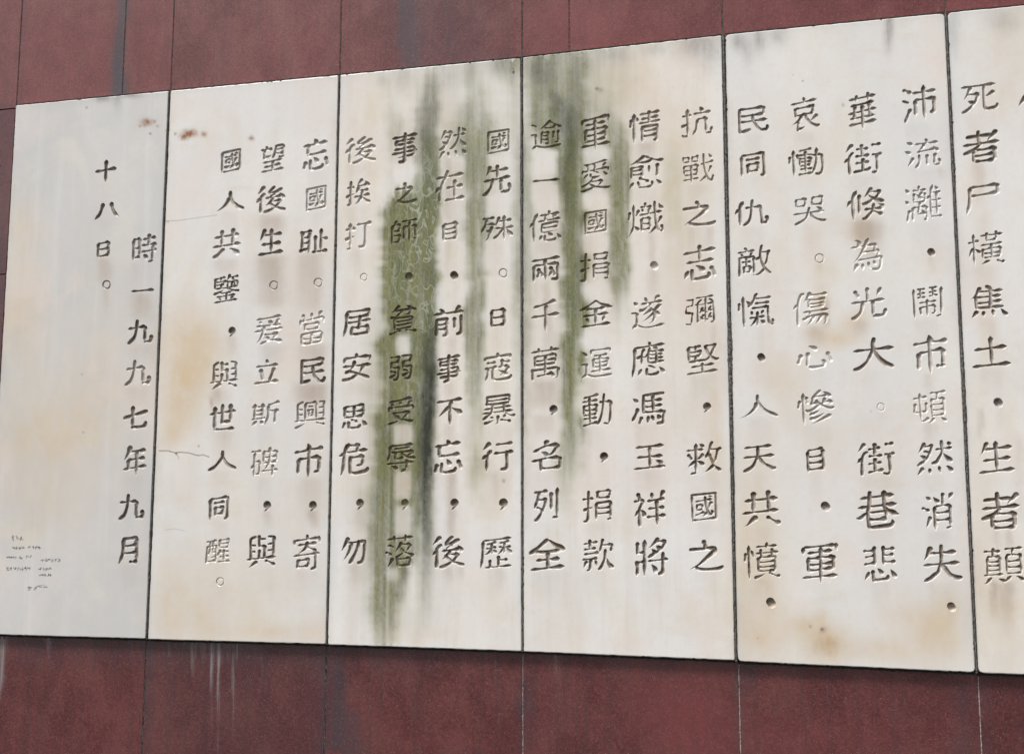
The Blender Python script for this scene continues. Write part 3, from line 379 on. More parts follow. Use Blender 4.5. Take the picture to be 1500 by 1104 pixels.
'巷': [[60, 83, 60, 55, 62, 46, 65, 40, 63, 32, 63, 19], [24, 19, 63, 19], [0, 25, 5, 25, 18, 35, 27, 36, 70, 36, 85, 26, 90, 27], [3, 51, 87, 51], [9, 72, 81, 72], [29, 83, 29, 55, 24, 38, 24, 8, 26, 3, 31, 1, 40, 0, 73, 1, 76, 3, 78, 8, 76, 14]],
'悲': [[22, 23, 23, 4, 25, 0], [25, 0, 55, 0, 60, 2, 62, 9], [35, 28, 39, 26, 47, 16], [1, 74, 29, 74], [50, 43, 80, 43], [29, 82, 29, 36], [4, 59, 29, 59], [0, 43, 29, 43], [50, 59, 76, 59], [50, 82, 50, 35], [68, 23, 81, 4], [50, 74, 79, 74], [10, 21, 9, 20, 0, 4]],
'哀': [[2, 74, 81, 74], [22, 24, 22, 2], [19, 0, 43, 7, 45, 9], [45, 39, 68, 39], [68, 60, 68, 39], [13, 59, 68, 60], [13, 59, 14, 39], [14, 39, 45, 39], [34, 38, 32, 33, 22, 25, 0, 16], [80, 31, 76, 30, 59, 18], [45, 39, 48, 28, 54, 20, 61, 13, 76, 4, 81, 2, 87, 4], [41, 85, 43, 74]],
'慟': [[25, 57, 55, 56], [55, 56, 55, 33], [28, 33, 55, 33], [20, 70, 22, 61, 28, 53, 28, 33], [28, 45, 56, 45], [27, 80, 54, 84, 57, 83], [42, 81, 42, 7], [70, 85, 69, 52, 67, 32, 62, 15, 54, 2], [12, 85, 12, 0], [27, 21, 55, 21], [24, 4, 28, 6, 56, 8], [84, 61, 84, 25, 81, 5, 79, 1, 75, 0, 71, 0, 66, 3], [22, 66, 27, 68, 56, 68, 63, 62, 84, 61], [3, 66, 3, 57, 0, 45]],
'哭': [[41, 48, 39, 34, 36, 24, 30, 15, 18, 6, 2, 0], [0, 34, 83, 34], [41, 33, 46, 32], [46, 32, 47, 27, 50, 21, 62, 9, 78, 2, 82, 2, 87, 3], [59, 48, 62, 48, 72, 42, 73, 34], [50, 80, 49, 69], [50, 80, 77, 80], [77, 80, 77, 57], [50, 57, 77, 57], [49, 69, 50, 57], [6, 76, 9, 80, 32, 80], [32, 80, 32, 57], [7, 57, 32, 57], [6, 76, 7, 57]],
'傷': [[26, 85, 22, 84, 13, 63, 13, 1], [12, 58, 6, 55, 0, 48, 0, 45], [43, 35, 40, 25], [82, 24, 82, 13, 79, 3, 76, 0, 69, 0], [25, 16, 26, 16, 38, 24, 82, 24], [26, 36, 87, 36], [50, 24, 49, 18, 40, 8, 33, 2, 29, 2], [41, 85, 38, 78, 32, 68, 28, 64, 25, 63], [39, 78, 85, 77], [33, 70, 43, 67, 76, 66], [76, 66, 77, 48], [40, 46, 74, 46, 77, 48], [39, 66, 39, 48, 40, 46], [39, 56, 77, 56], [68, 24, 67, 18, 62, 10, 52, 0]],
'心': [[71, 49, 81, 21, 80, 14], [7, 47, 0, 16], [23, 55, 23, 8, 25, 2], [62, 23, 64, 18, 64, 13, 62, 5, 59, 2, 51, 0, 35, 0, 25, 2], [28, 78, 30, 78, 47, 65]],
'慘': [[81, 21, 59, 8, 31, 0], [48, 62, 50, 57, 62, 46, 82, 38, 85, 37, 89, 39], [30, 28, 33, 27, 41, 29, 58, 38], [13, 85, 13, 0], [4, 67, 0, 46], [56, 87, 52, 86, 37, 71, 37, 65, 33, 58, 34, 56, 36, 55, 49, 57, 54, 53], [22, 38, 26, 37, 34, 39, 55, 50, 56, 52], [69, 66, 63, 56, 57, 51, 56, 52], [64, 55, 81, 57], [78, 62, 84, 53], [65, 83, 69, 82, 82, 70], [22, 72, 21, 69, 24, 61, 23, 57], [29, 15, 33, 14, 45, 17, 71, 30], [40, 73, 74, 74]],
'仇': [[82, 19, 85, 13, 83, 3], [68, 60, 68, 11, 69, 3, 70, 2, 75, 1, 83, 3], [27, 61, 68, 60], [44, 84, 43, 49, 39, 26, 34, 14, 28, 5, 24, 1, 20, 1], [10, 56, 5, 54, 0, 48, 0, 40], [21, 83, 13, 66, 11, 58, 12, 0]],
'敵': [[80, 66, 78, 51, 74, 36, 71, 29, 68, 26], [63, 86, 62, 84, 56, 56, 69, 18, 82, 2, 86, 3], [68, 17, 52, 2, 45, 2, 33, 0], [56, 53, 50, 49, 42, 46], [0, 75, 44, 75], [31, 29, 31, 15, 30, 14, 14, 14], [15, 29, 31, 29], [15, 29, 14, 10], [37, 70, 34, 68, 31, 57], [42, 57, 4, 57, 2, 56, 2, 0], [42, 57, 42, 3], [22, 57, 22, 29], [11, 43, 33, 43], [11, 68, 13, 63, 13, 57], [59, 67, 84, 67], [19, 85, 21, 82, 23, 76]],
'愾': [[32, 39, 36, 32], [28, 24, 65, 24], [61, 39, 57, 31], [42, 63, 76, 63], [55, 16, 63, 8], [41, 76, 83, 76], [21, 73, 24, 67, 30, 61], [47, 40, 47, 1], [3, 68, 0, 47], [45, 86, 42, 85, 40, 77, 32, 64, 27, 57, 23, 57], [33, 50, 73, 50], [73, 50, 75, 21, 77, 8, 80, 2], [80, 2, 85, 2], [85, 13, 86, 7, 85, 2], [12, 85, 12, 0], [46, 23, 31, 6, 28, 4, 25, 4]],
'天': [[4, 45, 84, 45], [43, 42, 56, 21, 64, 12, 80, 1, 84, 1, 89, 2], [43, 75, 43, 44, 35, 25, 28, 16, 21, 9, 5, 0, 0, 1], [8, 75, 79, 75]],
'憤': [[3, 67, 0, 46], [26, 1, 30, 1, 47, 9, 53, 10], [63, 9, 66, 10], [36, 50, 70, 51], [36, 50, 36, 16], [36, 16, 77, 16], [70, 51, 76, 51, 78, 49, 77, 16], [35, 39, 78, 39], [70, 69, 70, 51], [30, 63, 85, 63], [21, 68, 24, 55], [13, 85, 13, 0], [33, 78, 82, 78], [57, 85, 57, 73], [35, 27, 78, 27], [66, 10, 82, 1, 88, 1], [66, 16, 66, 10], [43, 70, 43, 51]],
'死': [[3, 75, 84, 75], [80, 51, 62, 39, 55, 37], [23, 75, 17, 54, 3, 34], [55, 75, 55, 11, 57, 2, 59, 1, 64, 0, 82, 1, 85, 4, 86, 13], [17, 52, 40, 51], [40, 51, 41, 47, 38, 39, 33, 26, 22, 11, 6, 0, 0, 0], [17, 32, 29, 23]],
'者': [[37, 81, 37, 53, 41, 46, 40, 44, 25, 32, 4, 25, 0, 26], [11, 69, 62, 69, 66, 65], [24, 31, 24, 4, 27, 0], [27, 0, 69, 0], [72, 32, 72, 4, 69, 0], [31, 34, 36, 32, 72, 32], [3, 49, 84, 49], [78, 77, 58, 56, 56, 51], [24, 16, 72, 16]],
'尸': [[12, 77, 10, 34, 7, 17, 0, 2, 0, 0], [12, 77, 73, 77], [73, 77, 73, 53], [11, 52, 73, 53]],
'橫': [[37, 40, 58, 41], [37, 40, 37, 16], [37, 16, 80, 16], [80, 40, 80, 16], [58, 41, 80, 40], [37, 28, 80, 28], [70, 8, 84, 0, 88, 1], [15, 45, 9, 43, 1, 22, 0, 17], [15, 45, 22, 41, 27, 35, 28, 32], [58, 52, 58, 16], [1, 63, 27, 63], [32, 52, 85, 52], [15, 84, 14, 50, 15, 40, 15, 0], [50, 8, 46, 8, 31, 0], [47, 84, 47, 64], [47, 64, 48, 63, 70, 63], [71, 84, 70, 63], [33, 76, 85, 76]],
'焦': [[44, 88, 49, 84, 51, 77, 50, 68, 50, 28], [20, 74, 82, 73], [16, 17, 13, 15, 5, 2, 0, 1], [32, 14, 33, 3], [16, 58, 76, 58], [72, 17, 75, 16, 83, 4, 89, 0], [16, 43, 77, 43], [15, 65, 16, 31, 19, 28, 81, 27], [28, 87, 24, 85, 14, 66, 2, 56], [54, 15, 57, 2]],
'土': [[7, 48, 76, 48], [0, 0, 83, 0], [42, 80, 42, 0]],
'顛': [[24, 84, 21, 64], [30, 11, 33, 10, 45, 0], [59, 9, 45, 0], [9, 63, 9, 19], [9, 63, 21, 64, 37, 63], [37, 63, 37, 19], [9, 41, 37, 41], [4, 76, 40, 76], [52, 63, 53, 64, 65, 64], [52, 63, 52, 19], [52, 19, 82, 19], [83, 63, 82, 19], [65, 64, 83, 63], [52, 49, 83, 49], [52, 34, 83, 34], [67, 79, 65, 64], [16, 11, 13, 10, 4, 1, 0, 1], [49, 80, 87, 80], [71, 9, 76, 9, 86, 0], [2, 19, 42, 19], [9, 52, 37, 52], [9, 30, 37, 30]],
'亻': [[36, 84, 24, 65, 22, 61, 23, 0], [22, 57, 16, 55, 1, 39, 0, 35]],
}
STROKES = {k: [list(zip(s[0::2], s[1::2])) for s in v] for k, v in POINTS.items()}

TEXT = [
 '''十 139 171 234 267 1;八 138 175 296 322 1;日 141 162 352 378 .9;。 149.5 162.5 410.5 423.5 .75;時 193 230 342 385 .75;一 192 226 421 429.5 1;
九 186 225 468 505 .95;九 182 222 527 566 .65;七 180 217 594 629 .9;年 180 215 652 696 .8;九 173 212 723 762 1;月 173 203.5 784 826 1''',
 '''忘 443 482 203 251 .65;國 447.5 479 270.5 311 .5;耻 437 481 334 372 .9;。 459 473 407 421 .25;當 438 476 454 507 .3;民 439 478 522 564 .9;興 431 478 586 629 .7;市 431 473.5 649 700 .95;， 451 465 733 750 1;寄 429 470 782 835.5 .9;
望 382 418 210 254 .7;後 375 419 272 313 .8;生 377.5 415 334 376 1;。 394 408 411 425 .3;爰 372.6 415 460 505 .45;立 371.5 408.5 526 564 .7;斯 367.6 410.5 586 623.5 .6;碑 367 408 654 700 .5;， 384 398 733 750 1;與 361 404.6 783 831.7 1;
國 323 353.6 217 254.5 .75;人 315.5 358.5 280 310 .9;共 311 353 334 380 .7;鑒 312 351 401 445 1;， 333 346 478 494 1;與 307 349 528 571 .75;世 307 346 591 632 .85;人 303.4 347 660 690 1;同 305 336 724.6 763 .85;醒 300 337 787 826 .55;。 316 329 845 858 .2''',
 '''國 713 748 188 227 .65;先 706 750 241 289 .8;殊 704 753 315 355 .75;。 730 744 393 407 .5;日 717 742 450 480 .95;寇 708 751 516 559 .7;暴 706 755.6 576 623 .95;行 705 753 645.5 691 .95;， 729 745 729 748 1;歷 703 751 785 833 1;
然 641 684 185.6 233 .4;在 637 681 249 297 .45;目 646.5 672 323 354 .6;． 659 672 397 410 1;前 635 680 446.5 494 .9;事 639 675 518 562 .95;不 639 678 581 623 .95;忘 635 678 643.5 695 .95;， 658 673 729 748 1;後 632.5 681 784 833 .95;
事 573.6 612 193.5 241 .9;之 577.6 611.5 267 300 .55;師 571.6 612 319 359 .7;． 593 606 399 412 .6;貧 569.6 610.7 446.5 492 .9;弱 569.6 604.7 518 559 .9;受 567 607.5 580 623 .85;辱 565.6 609.4 647.5 692 .8;， 586 600 729 748 .75;落 564 607.5 782 831.5 .9;
後 504.7 551.7 199.5 241 .45;挨 506 543 261 303 .7;打 504.7 545 323 367 .45;。 527 539 400 412 .15;居 502 544 450.5 494 .95;安 500 544.5 517 560 .9;思 500 538.5 590 629.6 .95;危 496 541 648 697 .9;， 520 534 729 748 1;勿 498 537 786 827 .95''',
 '''抗 997 1045 156 203 .75;戰 999 1046.6 224.5 270 .8;之 999 1050 294 333 .75;志 1000.5 1050 358 413 .75;彌 1003 1048.6 431 477 .95;堅 1005 1054 502 550 .95;， 1028 1043 589 605 1;救 1005 1058 645.6 695.6 1;國 1011 1052 719.5 765 .95;之 1008.7 1061 790 837 1;
情 921 968 160 211 .75;愈 920 973 227 278 .85;熾 919 973 294 347 .85;． 952 965 382 396 .5;遂 924 974 431 483 .75;應 925 975 500 554 .95;馮 925 976 573 622.6 1;玉 928 976 649 689 1;祥 928 976 716.5 772 1;將 929.6 979.6 786 844 1;
軍 850.5 894.5 166 220 .8;愛 850.5 894.5 232.6 283 .85;國 854.6 890.5 306 345.6 .6;捐 849 894.5 368 414 .8;金 848.5 898 439 481 .85;運 851 897 508 556.5 .6;動 852.6 898 575 626 1;， 877 892 662 678 1;捐 852.6 898 715 766 1;款 852.6 900 788 837 1;
逾 777 823 175.6 220 .75;一 779.6 820 257 271 .95;億 775.5 823 307.6 356 .75;兩 778 821 374 414 .85;千 778 820 437 486 .75;萬 777 821 506.5 558.7 .85;， 803 818 593 609 1;名 778 824 644 691 .95;列 782 819.6 713 765 .95;全 774 829 788 837 1''',
 '''沛 1321 1372 124 182 .85;流 1324.6 1380 202.6 247 .6;灕 1325.5 1381 270 326.5 .55;． 1358 1371 362 377 .95;鬧 1335.5 1382 418 468 .85;市 1337 1388 490 547.5 .8;頓 1337 1388 570 620 .5;然 1341.7 1398 644 696 .95;消 1350 1397 719.7 777 .95;失 1352 1411 796.6 853 1;． 1387 1401 880 897 .9;
華 1242 1284.6 134 189.6 .9;街 1235.5 1293 208 257 .9;倏 1240 1297 274 324 .85;為 1246 1294 348 399.6 .3;光 1246 1300.6 420 470 .7;大 1249 1311 494 544 1;。 1284 1297 589 603 .1;街 1255 1312 646 698 1;巷 1254 1318 717 776 1;悲 1264 1315 798 853 1;
哀 1158 1201.5 142 194 .9;慟 1153.7 1208 215.6 260 .85;哭 1161.5 1211.5 285 331 .75;。 1193 1208 371 386 .3;傷 1161.5 1214.6 426.5 478.7 .45;心 1166 1221 506 541 .35;慘 1167 1223 570 623 .6;目 1180 1209.5 653 692.5 1;． 1202 1217 734 749 .95;軍 1173 1228.5 794 854 1;
民 1080 1127.6 154 197 .9;同 1083 1123 221 261 .9;仇 1076 1127.6 292 332 .95;敵 1080 1131 358 407 .95;愾 1080 1135 428.7 481 1;． 1109 1122 516 531 1;人 1082.6 1141.5 578 613 .8;天 1088 1138 649.5 692.5 1;共 1087 1144.7 717 771 1;憤 1089 1144 793.5 849 1;． 1122 1137 874 891 1''',
 '''死 1407 1464 120 167.6 .8;者 1410 1465 189 240 .95;尸 1415 1466 267 315 .75;橫 1417.5 1473 337 389.5 .85;焦 1421 1478 417 466.5 .95;土 1424 1482 492 540 1;． 1455 1470 582 597 1;生 1434 1488 645 695 1;者 1437 1494.5 719.7 777 1;顛 1440 1502 799 855.5 1;亻 1492 1516 122 176 .8''',
]
TEXT = [[(t.split()[0], *map(float, t.split()[1:])) for t in s.replace('\n', '').split(';')] for s in TEXT]

def resample(P, step):
    P = np.array(P, float)
    if len(P) > 2:
        for _ in range(2):
            Q = [P[0]]
            for p, q in zip(P[:-1], P[1:]): Q += [p * .75 + q * .25, p * .25 + q * .75]
            Q.append(P[-1]); P = np.array(Q)
    d = np.hypot(*np.diff(P, axis=0).T); L = np.concatenate([[0], np.cumsum(d)])
    n = max(4, int(L[-1] / step) + 1); t = np.linspace(0, L[-1], n)
    return np.stack([np.interp(t, L, P[:, 0]), np.interp(t, L, P[:, 1])], 1), t / max(L[-1], 1e-6), L[-1]

def brush(P, w):
    """one brush stroke as samples (x, y, half width): pressed starts, thin middles, pointed sweeps"""
    P = np.array(P, float)
    P = P + rng.normal(0, .9, P.shape)
    C, t, L = resample(P, 1.6)
    d = C[-1] - C[0]; a = math.degrees(math.atan2(d[1], d[0]))
    d0, dl = P[1] - P[0], P[-1] - P[-2]
    bend = abs((math.degrees(math.atan2(dl[1], dl[0])) - math.degrees(math.atan2(d0[1], d0[0])) + 180) % 360 - 180)
    I = lambda xs, ys: np.interp(t, xs, ys)
    if len(P) > 2 and bend > 45 and L > 40: r = I([0, .08, .5, .85, .95, 1], [.9, 1.05, .85, 1.15, .95, .3])
    elif -22 <= a <= 22:
        r = I([0, .1, .28, .65, .88, 1], [.45, .95, .58, .66, 1.25, .4])
        if L < 16: r = I([0, .3, 1], [.6, .85, .8])
    elif -60 < a < -22:
        if L < 24: r = I([0, .6, .85, 1], [.3, 1.15, 1.3, .6])
        else: r = I([0, .25, .74, .85, 1], [.35, .65, 1.5, 1.2, .06])
    elif -112 <= a <= -60:
        r = I([0, .1, .32, .8, 1], [.45, 1.25, .88, 1.0, .3])
        if L < 16: r = I([0, .3, 1], [.85, 1.05, .5])
    else:
        if L < 22: r = I([0, .3, 1], [.9, 1.2, .2])
        else: r = I([0, .1, .5, 1], [.5, 1.3, .85, .05])
    return np.column_stack([C, r * w * rng.uniform(.92, 1.08)])

def glyph_samples(ch, x0, x1, y0, y1):
    """groove samples (x, z, half width) on the wall in metres"""
    cx, cy = (x0 + x1) / 2, (y0 + y1) / 2
    w, h = x1 - x0, y1 - y0
    if ch in '。．，':
        a = np.linspace(0, 2 * math.pi, 40)
        if ch == '。':
            R = w * .40
            S = np.stack([cx + R * np.cos(a), cy + R * 1.05 * np.sin(a), np.full(40, w * .10)], 1)
        elif ch == '．':
            S = np.array([[cx + k * w * .06, cy + k * h * .08, w * .44] for k in (-1, -.5, 0, .5, 1)])
        else:
            t = np.linspace(0, 1, 16)
            S = np.stack([x1 - w * .48 + w * .26 * np.sin(t * 2.0) - w * .50 * t ** 2, y0 + h * .38 + h * .52 * t ** 1.4, w * (.42 - .36 * t)], 1)
    else:
        st = STROKES[ch]
        bw = max(4.1, 6.0 * min(1, (9.5 / len(st)) ** .5))
        bw *= min(1.45, max(1, (46 / (w * h) ** .5) ** .75))
        persp = .10 - .135 * (cy - 100) / 850
        lean = .055 * (765 - cx) / 765
        tilt = .125 + persp * .8
        if ch in '一': tilt, bw = .10, 5.8
        S = np.vstack([brush([(x, y + tilt * (x - 50)) for x, y in s], bw) for s in st])
        S[:, 0] += lean * (S[:, 1] - 50)
        lo = (S[:, :2] - S[:, 2:]).min(0); hi = (S[:, :2] + S[:, 2:]).max(0)
        kx, ky = w / (hi[0] - lo[0]), h / (hi[1] - lo[1])
        if ch == '一': ky = kx
        X = (cx + (S[:, 0] - (lo[0] + hi[0]) / 2) * kx); Y = cy - (S[:, 1] - (lo[1] + hi[1]) / 2) * ky
        S = np.stack([X, Y, S[:, 2] * (kx * ky) ** .5], 1)
    X, Z = at(S[:, 0], S[:, 1])
    X2, _ = at(np.array([cx - 5, cx + 5]), np.array([cy, cy]))
    return np.stack([X, Z, S[:, 2] * (X2[1] - X2[0]) / 10], 1)

# ---------------------------------------------------------------- stains: where water, algae and rust have marked the slabs
def wave(v, step, seed):
    """smooth random curve of v, about -1..1"""
    r = np.random.default_rng(seed).uniform(-1, 1, 4096)
    k = np.floor(v / step).astype(int); f = v / step - k; f = f * f * (3 - 2 * f)
    return r[k % 4096] * (1 - f) + r[(k + 1) % 4096] * f
def sm(x): return 1 / (1 + np.exp(-np.clip(x, -30, 30)))
def band(px, py, rows, soft=4.0):
    soft = soft * SOFT
    r = np.array(rows, float)
    xl, xr, s = (np.interp(py, r[:, 0], r[:, k]) for k in (1, 2, 3))
    sd_ = int(abs(r[0, 1] * 13 + r[0, 0] * 7))
    py2 = py + 9 * wave(px, 3.1, sd_ + 5) + 14 * wave(px, 11, sd_ + 6)
    s = np.interp(py2, r[:, 0], r[:, 3], left=0, right=0)
    s = s * (1 + .2 * wave(px + 2 * wave(py, 60, sd_), 2.6, sd_ + 1) + .14 * wave(px, 7, sd_ + 2))
    xl = xl + soft * (.8 * wave(py, 28, sd_ + 3) + .35 * wave(py, 7, sd_ + 4)); xr = xr + soft * (.8 * wave(py, 31, sd_ + 7) + .35 * wave(py, 8, sd_ + 8))
    return sm((px - xl) / soft * 2) * sm((xr - px) / soft * 2) * s
def blob(px, py, x, y, rx, ry, s=1.0): return s * np.exp(-((px - x) / rx) ** 2 - ((py - y) / ry) ** 2)
def over(*m):
    o = 1
    for k in m: o = o * (1 - np.clip(k, 0, 1))
    return 1 - o

SOFT = 1.0
ALGAE = [
 ([(75, 560, 770, .0), (110, 575, 762, .16), (200, 600, 755, .2), (300, 640, 750, .14), (420, 670, 740, .1), (520, 670, 740, 0)], 22),
 ([(60, 768, 900, .25), (120, 768, 905, .3), (200, 768, 900, .3), (280, 768, 870, .2), (420, 768, 860, .12), (560, 768, 850, .08), (640, 768, 850, 0)], 16),
 ([(500, 520, 650, 0), (640, 530, 650, .14), (900, 535, 640, .12), (950, 540, 620, 0)], 14),  # rows: y, left, right, strength
 ([(100, 606, 640, .0), (130, 606, 640, .35), (190, 606, 645, .6), (245, 605, 646, .85), (300, 594, 644, 1.1), (420, 600, 642, 1.1), (520, 602, 638, 1.0), (700, 604, 634, .6), (830, 606, 636, .3), (930, 604, 632, .0)], 4),
 ([(272, 562, 612, 0), (292, 564, 622, .9), (330, 562, 622, 1.1), (420, 559, 622, 1.1), (520, 556, 622, 1.1), (640, 552, 618, 1.0), (700, 544, 614, .85), (760, 541, 612, .78), (830, 539, 604, .75), (885, 540, 588, .68), (925, 545, 584, .5), (948, 550, 580, .2)], 5),
 ([(400, 552, 570, 0), (500, 545, 570, .35), (640, 538, 565, .5), (780, 530, 565, .4), (860, 530, 560, .25), (900, 545, 560, 0)], 9),
 ([(110, 566, 582, 0), (140, 570, 580, .25), (195, 571, 588, .55), (240, 568, 584, .25), (290, 560, 580, .2)], 5),
 ([(90, 686, 702, .15), (130, 684, 704, .45), (180, 664, 718, .6), (240, 672, 718, .68), (300, 677, 717, .72), (400, 679, 715, .78), (520, 679, 713, .82), (590, 682, 711, .7), (640, 684, 708, .3), (700, 690, 708, .15), (720, 690, 705, 0)], 6),
 ([(170, 640, 712, 0), (200, 655, 712, .4), (240, 668, 712, .5), (300, 676, 712, .3), (340, 680, 712, 0)], 9),
 ([(80, 726, 764, .65), (105, 730, 764, .45), (140, 745, 764, .15), (230, 752, 764, .2), (330, 750, 766, .45), (470, 752, 766, .4), (580, 756, 766, .2), (700, 758, 766, 0)], 5),
 ([(390, 705, 722, 0), (400, 705, 716, .1), (650, 690, 712, .1), (690, 685, 710, .45), (735, 690, 708, .35), (760, 695, 705, 0)], 6),
 ([(55, 770, 862, .5), (90, 769, 862, .55), (130, 772, 862, .6), (200, 786, 864, .75), (225, 813, 860, 1.0), (300, 818, 859, 1.1), (420, 820, 858, 1.1), (520, 819, 855, 1.0), (600, 819, 853, .85), (680, 818, 850, .6), (740, 824, 845, .2), (790, 828, 840, 0)], 5),
 ([(120, 868, 900, 0), (160, 860, 905, .45), (200, 882, 918, .75), (260, 888, 927, .85), (340, 888, 927, .85), (420, 889, 924, .75), (470, 896, 915, .15), (520, 900, 912, 0)], 5),
 ([(60, 860, 950, .0), (90, 860, 940, .22), (150, 855, 920, .2), (200, 850, 915, 0)], 14),
 ([(170, 766, 780, .1), (230, 766, 782, .55), (330, 766, 779, .65), (480, 766, 778, .6), (620, 766, 776, .4), (760, 766, 774, 0)], 4),
 ([(190, 970, 1000, 0), (230, 972, 998, .22), (320, 974, 998, .2), (420, 976, 996, 0)], 8),
]
MOLD = [
 ([(95, 626, 642, .1), (120, 626, 642, .35), (160, 612, 644, .45), (200, 610, 644, .45), (250, 612, 640, .25), (330, 618, 640, .1), (430, 622, 640, .15), (480, 620, 638, .6), (540, 617, 638, .85), (600, 616, 638, .95), (660, 615, 637, .95), (720, 614, 634, .75), (790, 616, 634, .6), (840, 618, 632, .3), (925, 616, 630, .0)], 3),
 ([(82, 780, 803, .4), (100, 778, 806, .55), (130, 790, 812, .35), (165, 812, 840, .5), (200, 822, 848, .5), (240, 824, 846, .3), (300, 826, 850, .0)], 6),
 ([(85, 840, 850, .35), (120, 838, 850, .35), (180, 836, 852, .3), (230, 838, 852, 0)], 4),
 ([(230, 816, 828, .0), (245, 815, 832, .45), (290, 822, 836, .25), (330, 842, 854, .35), (420, 844, 854, .25), (480, 844, 852, 0)], 4),
 ([(130, 570, 578, 0), (190, 570, 577, .25), (215, 570, 576, 0)], 4),
 ([(575, 563, 570, 0), (600, 562, 572, .2), (690, 562, 572, .2), (740, 560, 570, 0)], 4),
 ([(826, 584, 598, .5), (860, 587, 595, .35), (905, 590, 593, 0)], 3),
 ([(210, 758, 768, .1), (260, 757, 769, .45), (330, 757, 769, .2), (430, 757, 769, .35), (600, 760, 768, .15), (700, 762, 768, 0)], 3),
]
CLEAN = [  # below a carved character the run-off leaves the slab bare
 (577, 603, 241, 268, .9), (574, 592, 241, 262, .9), (647, 680, 230, 252, .8), (650, 683, 290, 322, .9), (648, 681, 352, 400, .9), (649, 682, 408, 448, .9), (643, 681, 492, 640, .95), (645, 680, 640, 786, .9),
 (715, 748, 226, 244, .8), (714, 747, 286, 318, .9), (712, 748, 352, 396, .95), (712, 748, 404, 520, .95), (709, 750, 555, 640, .9),
 (581, 601, 491, 521, .8), (577, 604, 622, 650, .85), (578, 600, 690, 730, .75), (580, 602, 742, 784, .75), (566, 582, 832, 850, .5), (598, 608, 828, 890, .7),
 (783, 816, 219, 256, .9), (781, 818, 270, 310, .9), (780, 818, 354, 376, .85), (780, 817, 412, 440, .9), (780, 818, 484, 510, .85), (780, 818, 557, 645, .9),
 (855, 890, 219, 234, .8), (853, 890, 282, 308, .95), (853, 891, 345, 370, .95), (853, 892, 413, 440, .9), (853, 893, 480, 510, .9), (925, 970, 205, 480, .9),
]
TAN = [
 (1262, 335, 26, 22, .5), (1275, 300, 30, 16, .2), (1245, 480, 20, 18, .5), (1262, 465, 14, 14, .4), (1205, 440, 14, 26, .5), (1195, 485, 20, 12, .4), (1230, 497, 26, 8, .35), (1135, 545, 28, 34, .3), (1090, 800, 14, 90, .3),
 (545, 170, 45, 90, .3), (520, 420, 30, 160, .16), (660, 400, 18, 260, .22), (730, 420, 16, 200, .2), (730, 700, 24, 160, .12), (590, 690, 16, 60, .2), (800, 420, 18, 160, .22), (870, 330, 20, 140, .22), (950, 330, 40, 220, .24), (1025, 300, 34, 160, .22), (900, 130, 60, 50, .25), (1000, 480, 40, 120, .15), (870, 760, 20, 120, .08), (1120, 250, 30, 90, .08), (1440, 700, 20, 160, .18), (380, 700, 60, 100, .16), (440, 470, 40, 120, .14), (390, 400, 25, 80, .12), (150, 480, 60, 120, .14),
 (268, 520, 34, 70, .75), (262, 590, 26, 45, .6), (300, 500, 30, 45, .35), (250, 640, 18, 22, .4), (300, 560, 25, 60, .35), (250, 880, 26, 60, .45), (310, 905, 70, 40, .45), (300, 830, 40, 50, .25), (400, 925, 70, 14, .45), (380, 870, 60, 60, .2),
 (60, 640, 70, 55, .55), (25, 470, 40, 80, .42), (35, 350, 22, 60, .36), (130, 600, 60, 70, .3), (70, 730, 70, 40, .3), (40, 780, 50, 30, .18),
 (545, 250, 10, 110, .28), (560, 600, 12, 120, .2), (520, 350, 20, 180, .12), (700, 660, 14, 60, .25), (735, 900, 40, 40, .18), (600, 930, 50, 15, .25), (690, 850, 22, 40, .2),
 (930, 120, 60, 60, .25), (985, 260, 18, 100, .3), (1010, 230, 40, 120, .18), (1047, 600, 12, 120, .35), (1042, 640, 14, 80, .2), (820, 900, 40, 60, .2), (960, 640, 40, 120, .1), (1010, 900, 30, 30, .22),
 (1105, 690, 35, 45, .3), (1150, 560, 30, 40, .25), (1108, 830, 38, 90, .42), (1110, 930, 40, 45, .4), (1215, 940, 34, 28, .9), (1180, 915, 25, 18, .5), (1300, 950, 45, 20, .6), (1370, 930, 40, 45, .6), (1395, 900, 20, 60, .4), (1330, 905, 40, 22, .4), (1120, 890, 30, 70, .3), (1205, 905, 10, 14, .4), (1205, 395, 22, 26, .5), (1195, 350, 14, 20, .25), (1220, 500, 30, 16, .4), (1370, 375, 22, 30, .2),
 (1480, 90, 34, 90, .32), (1450, 30, 30, 40, .1), (1475, 900, 34, 70, .5), (1440, 830, 16, 120, .3), (1478, 610, 16, 40, .2), (1425, 240, 14, 60, .25), (1440, 470, 10, 200, .18),
]
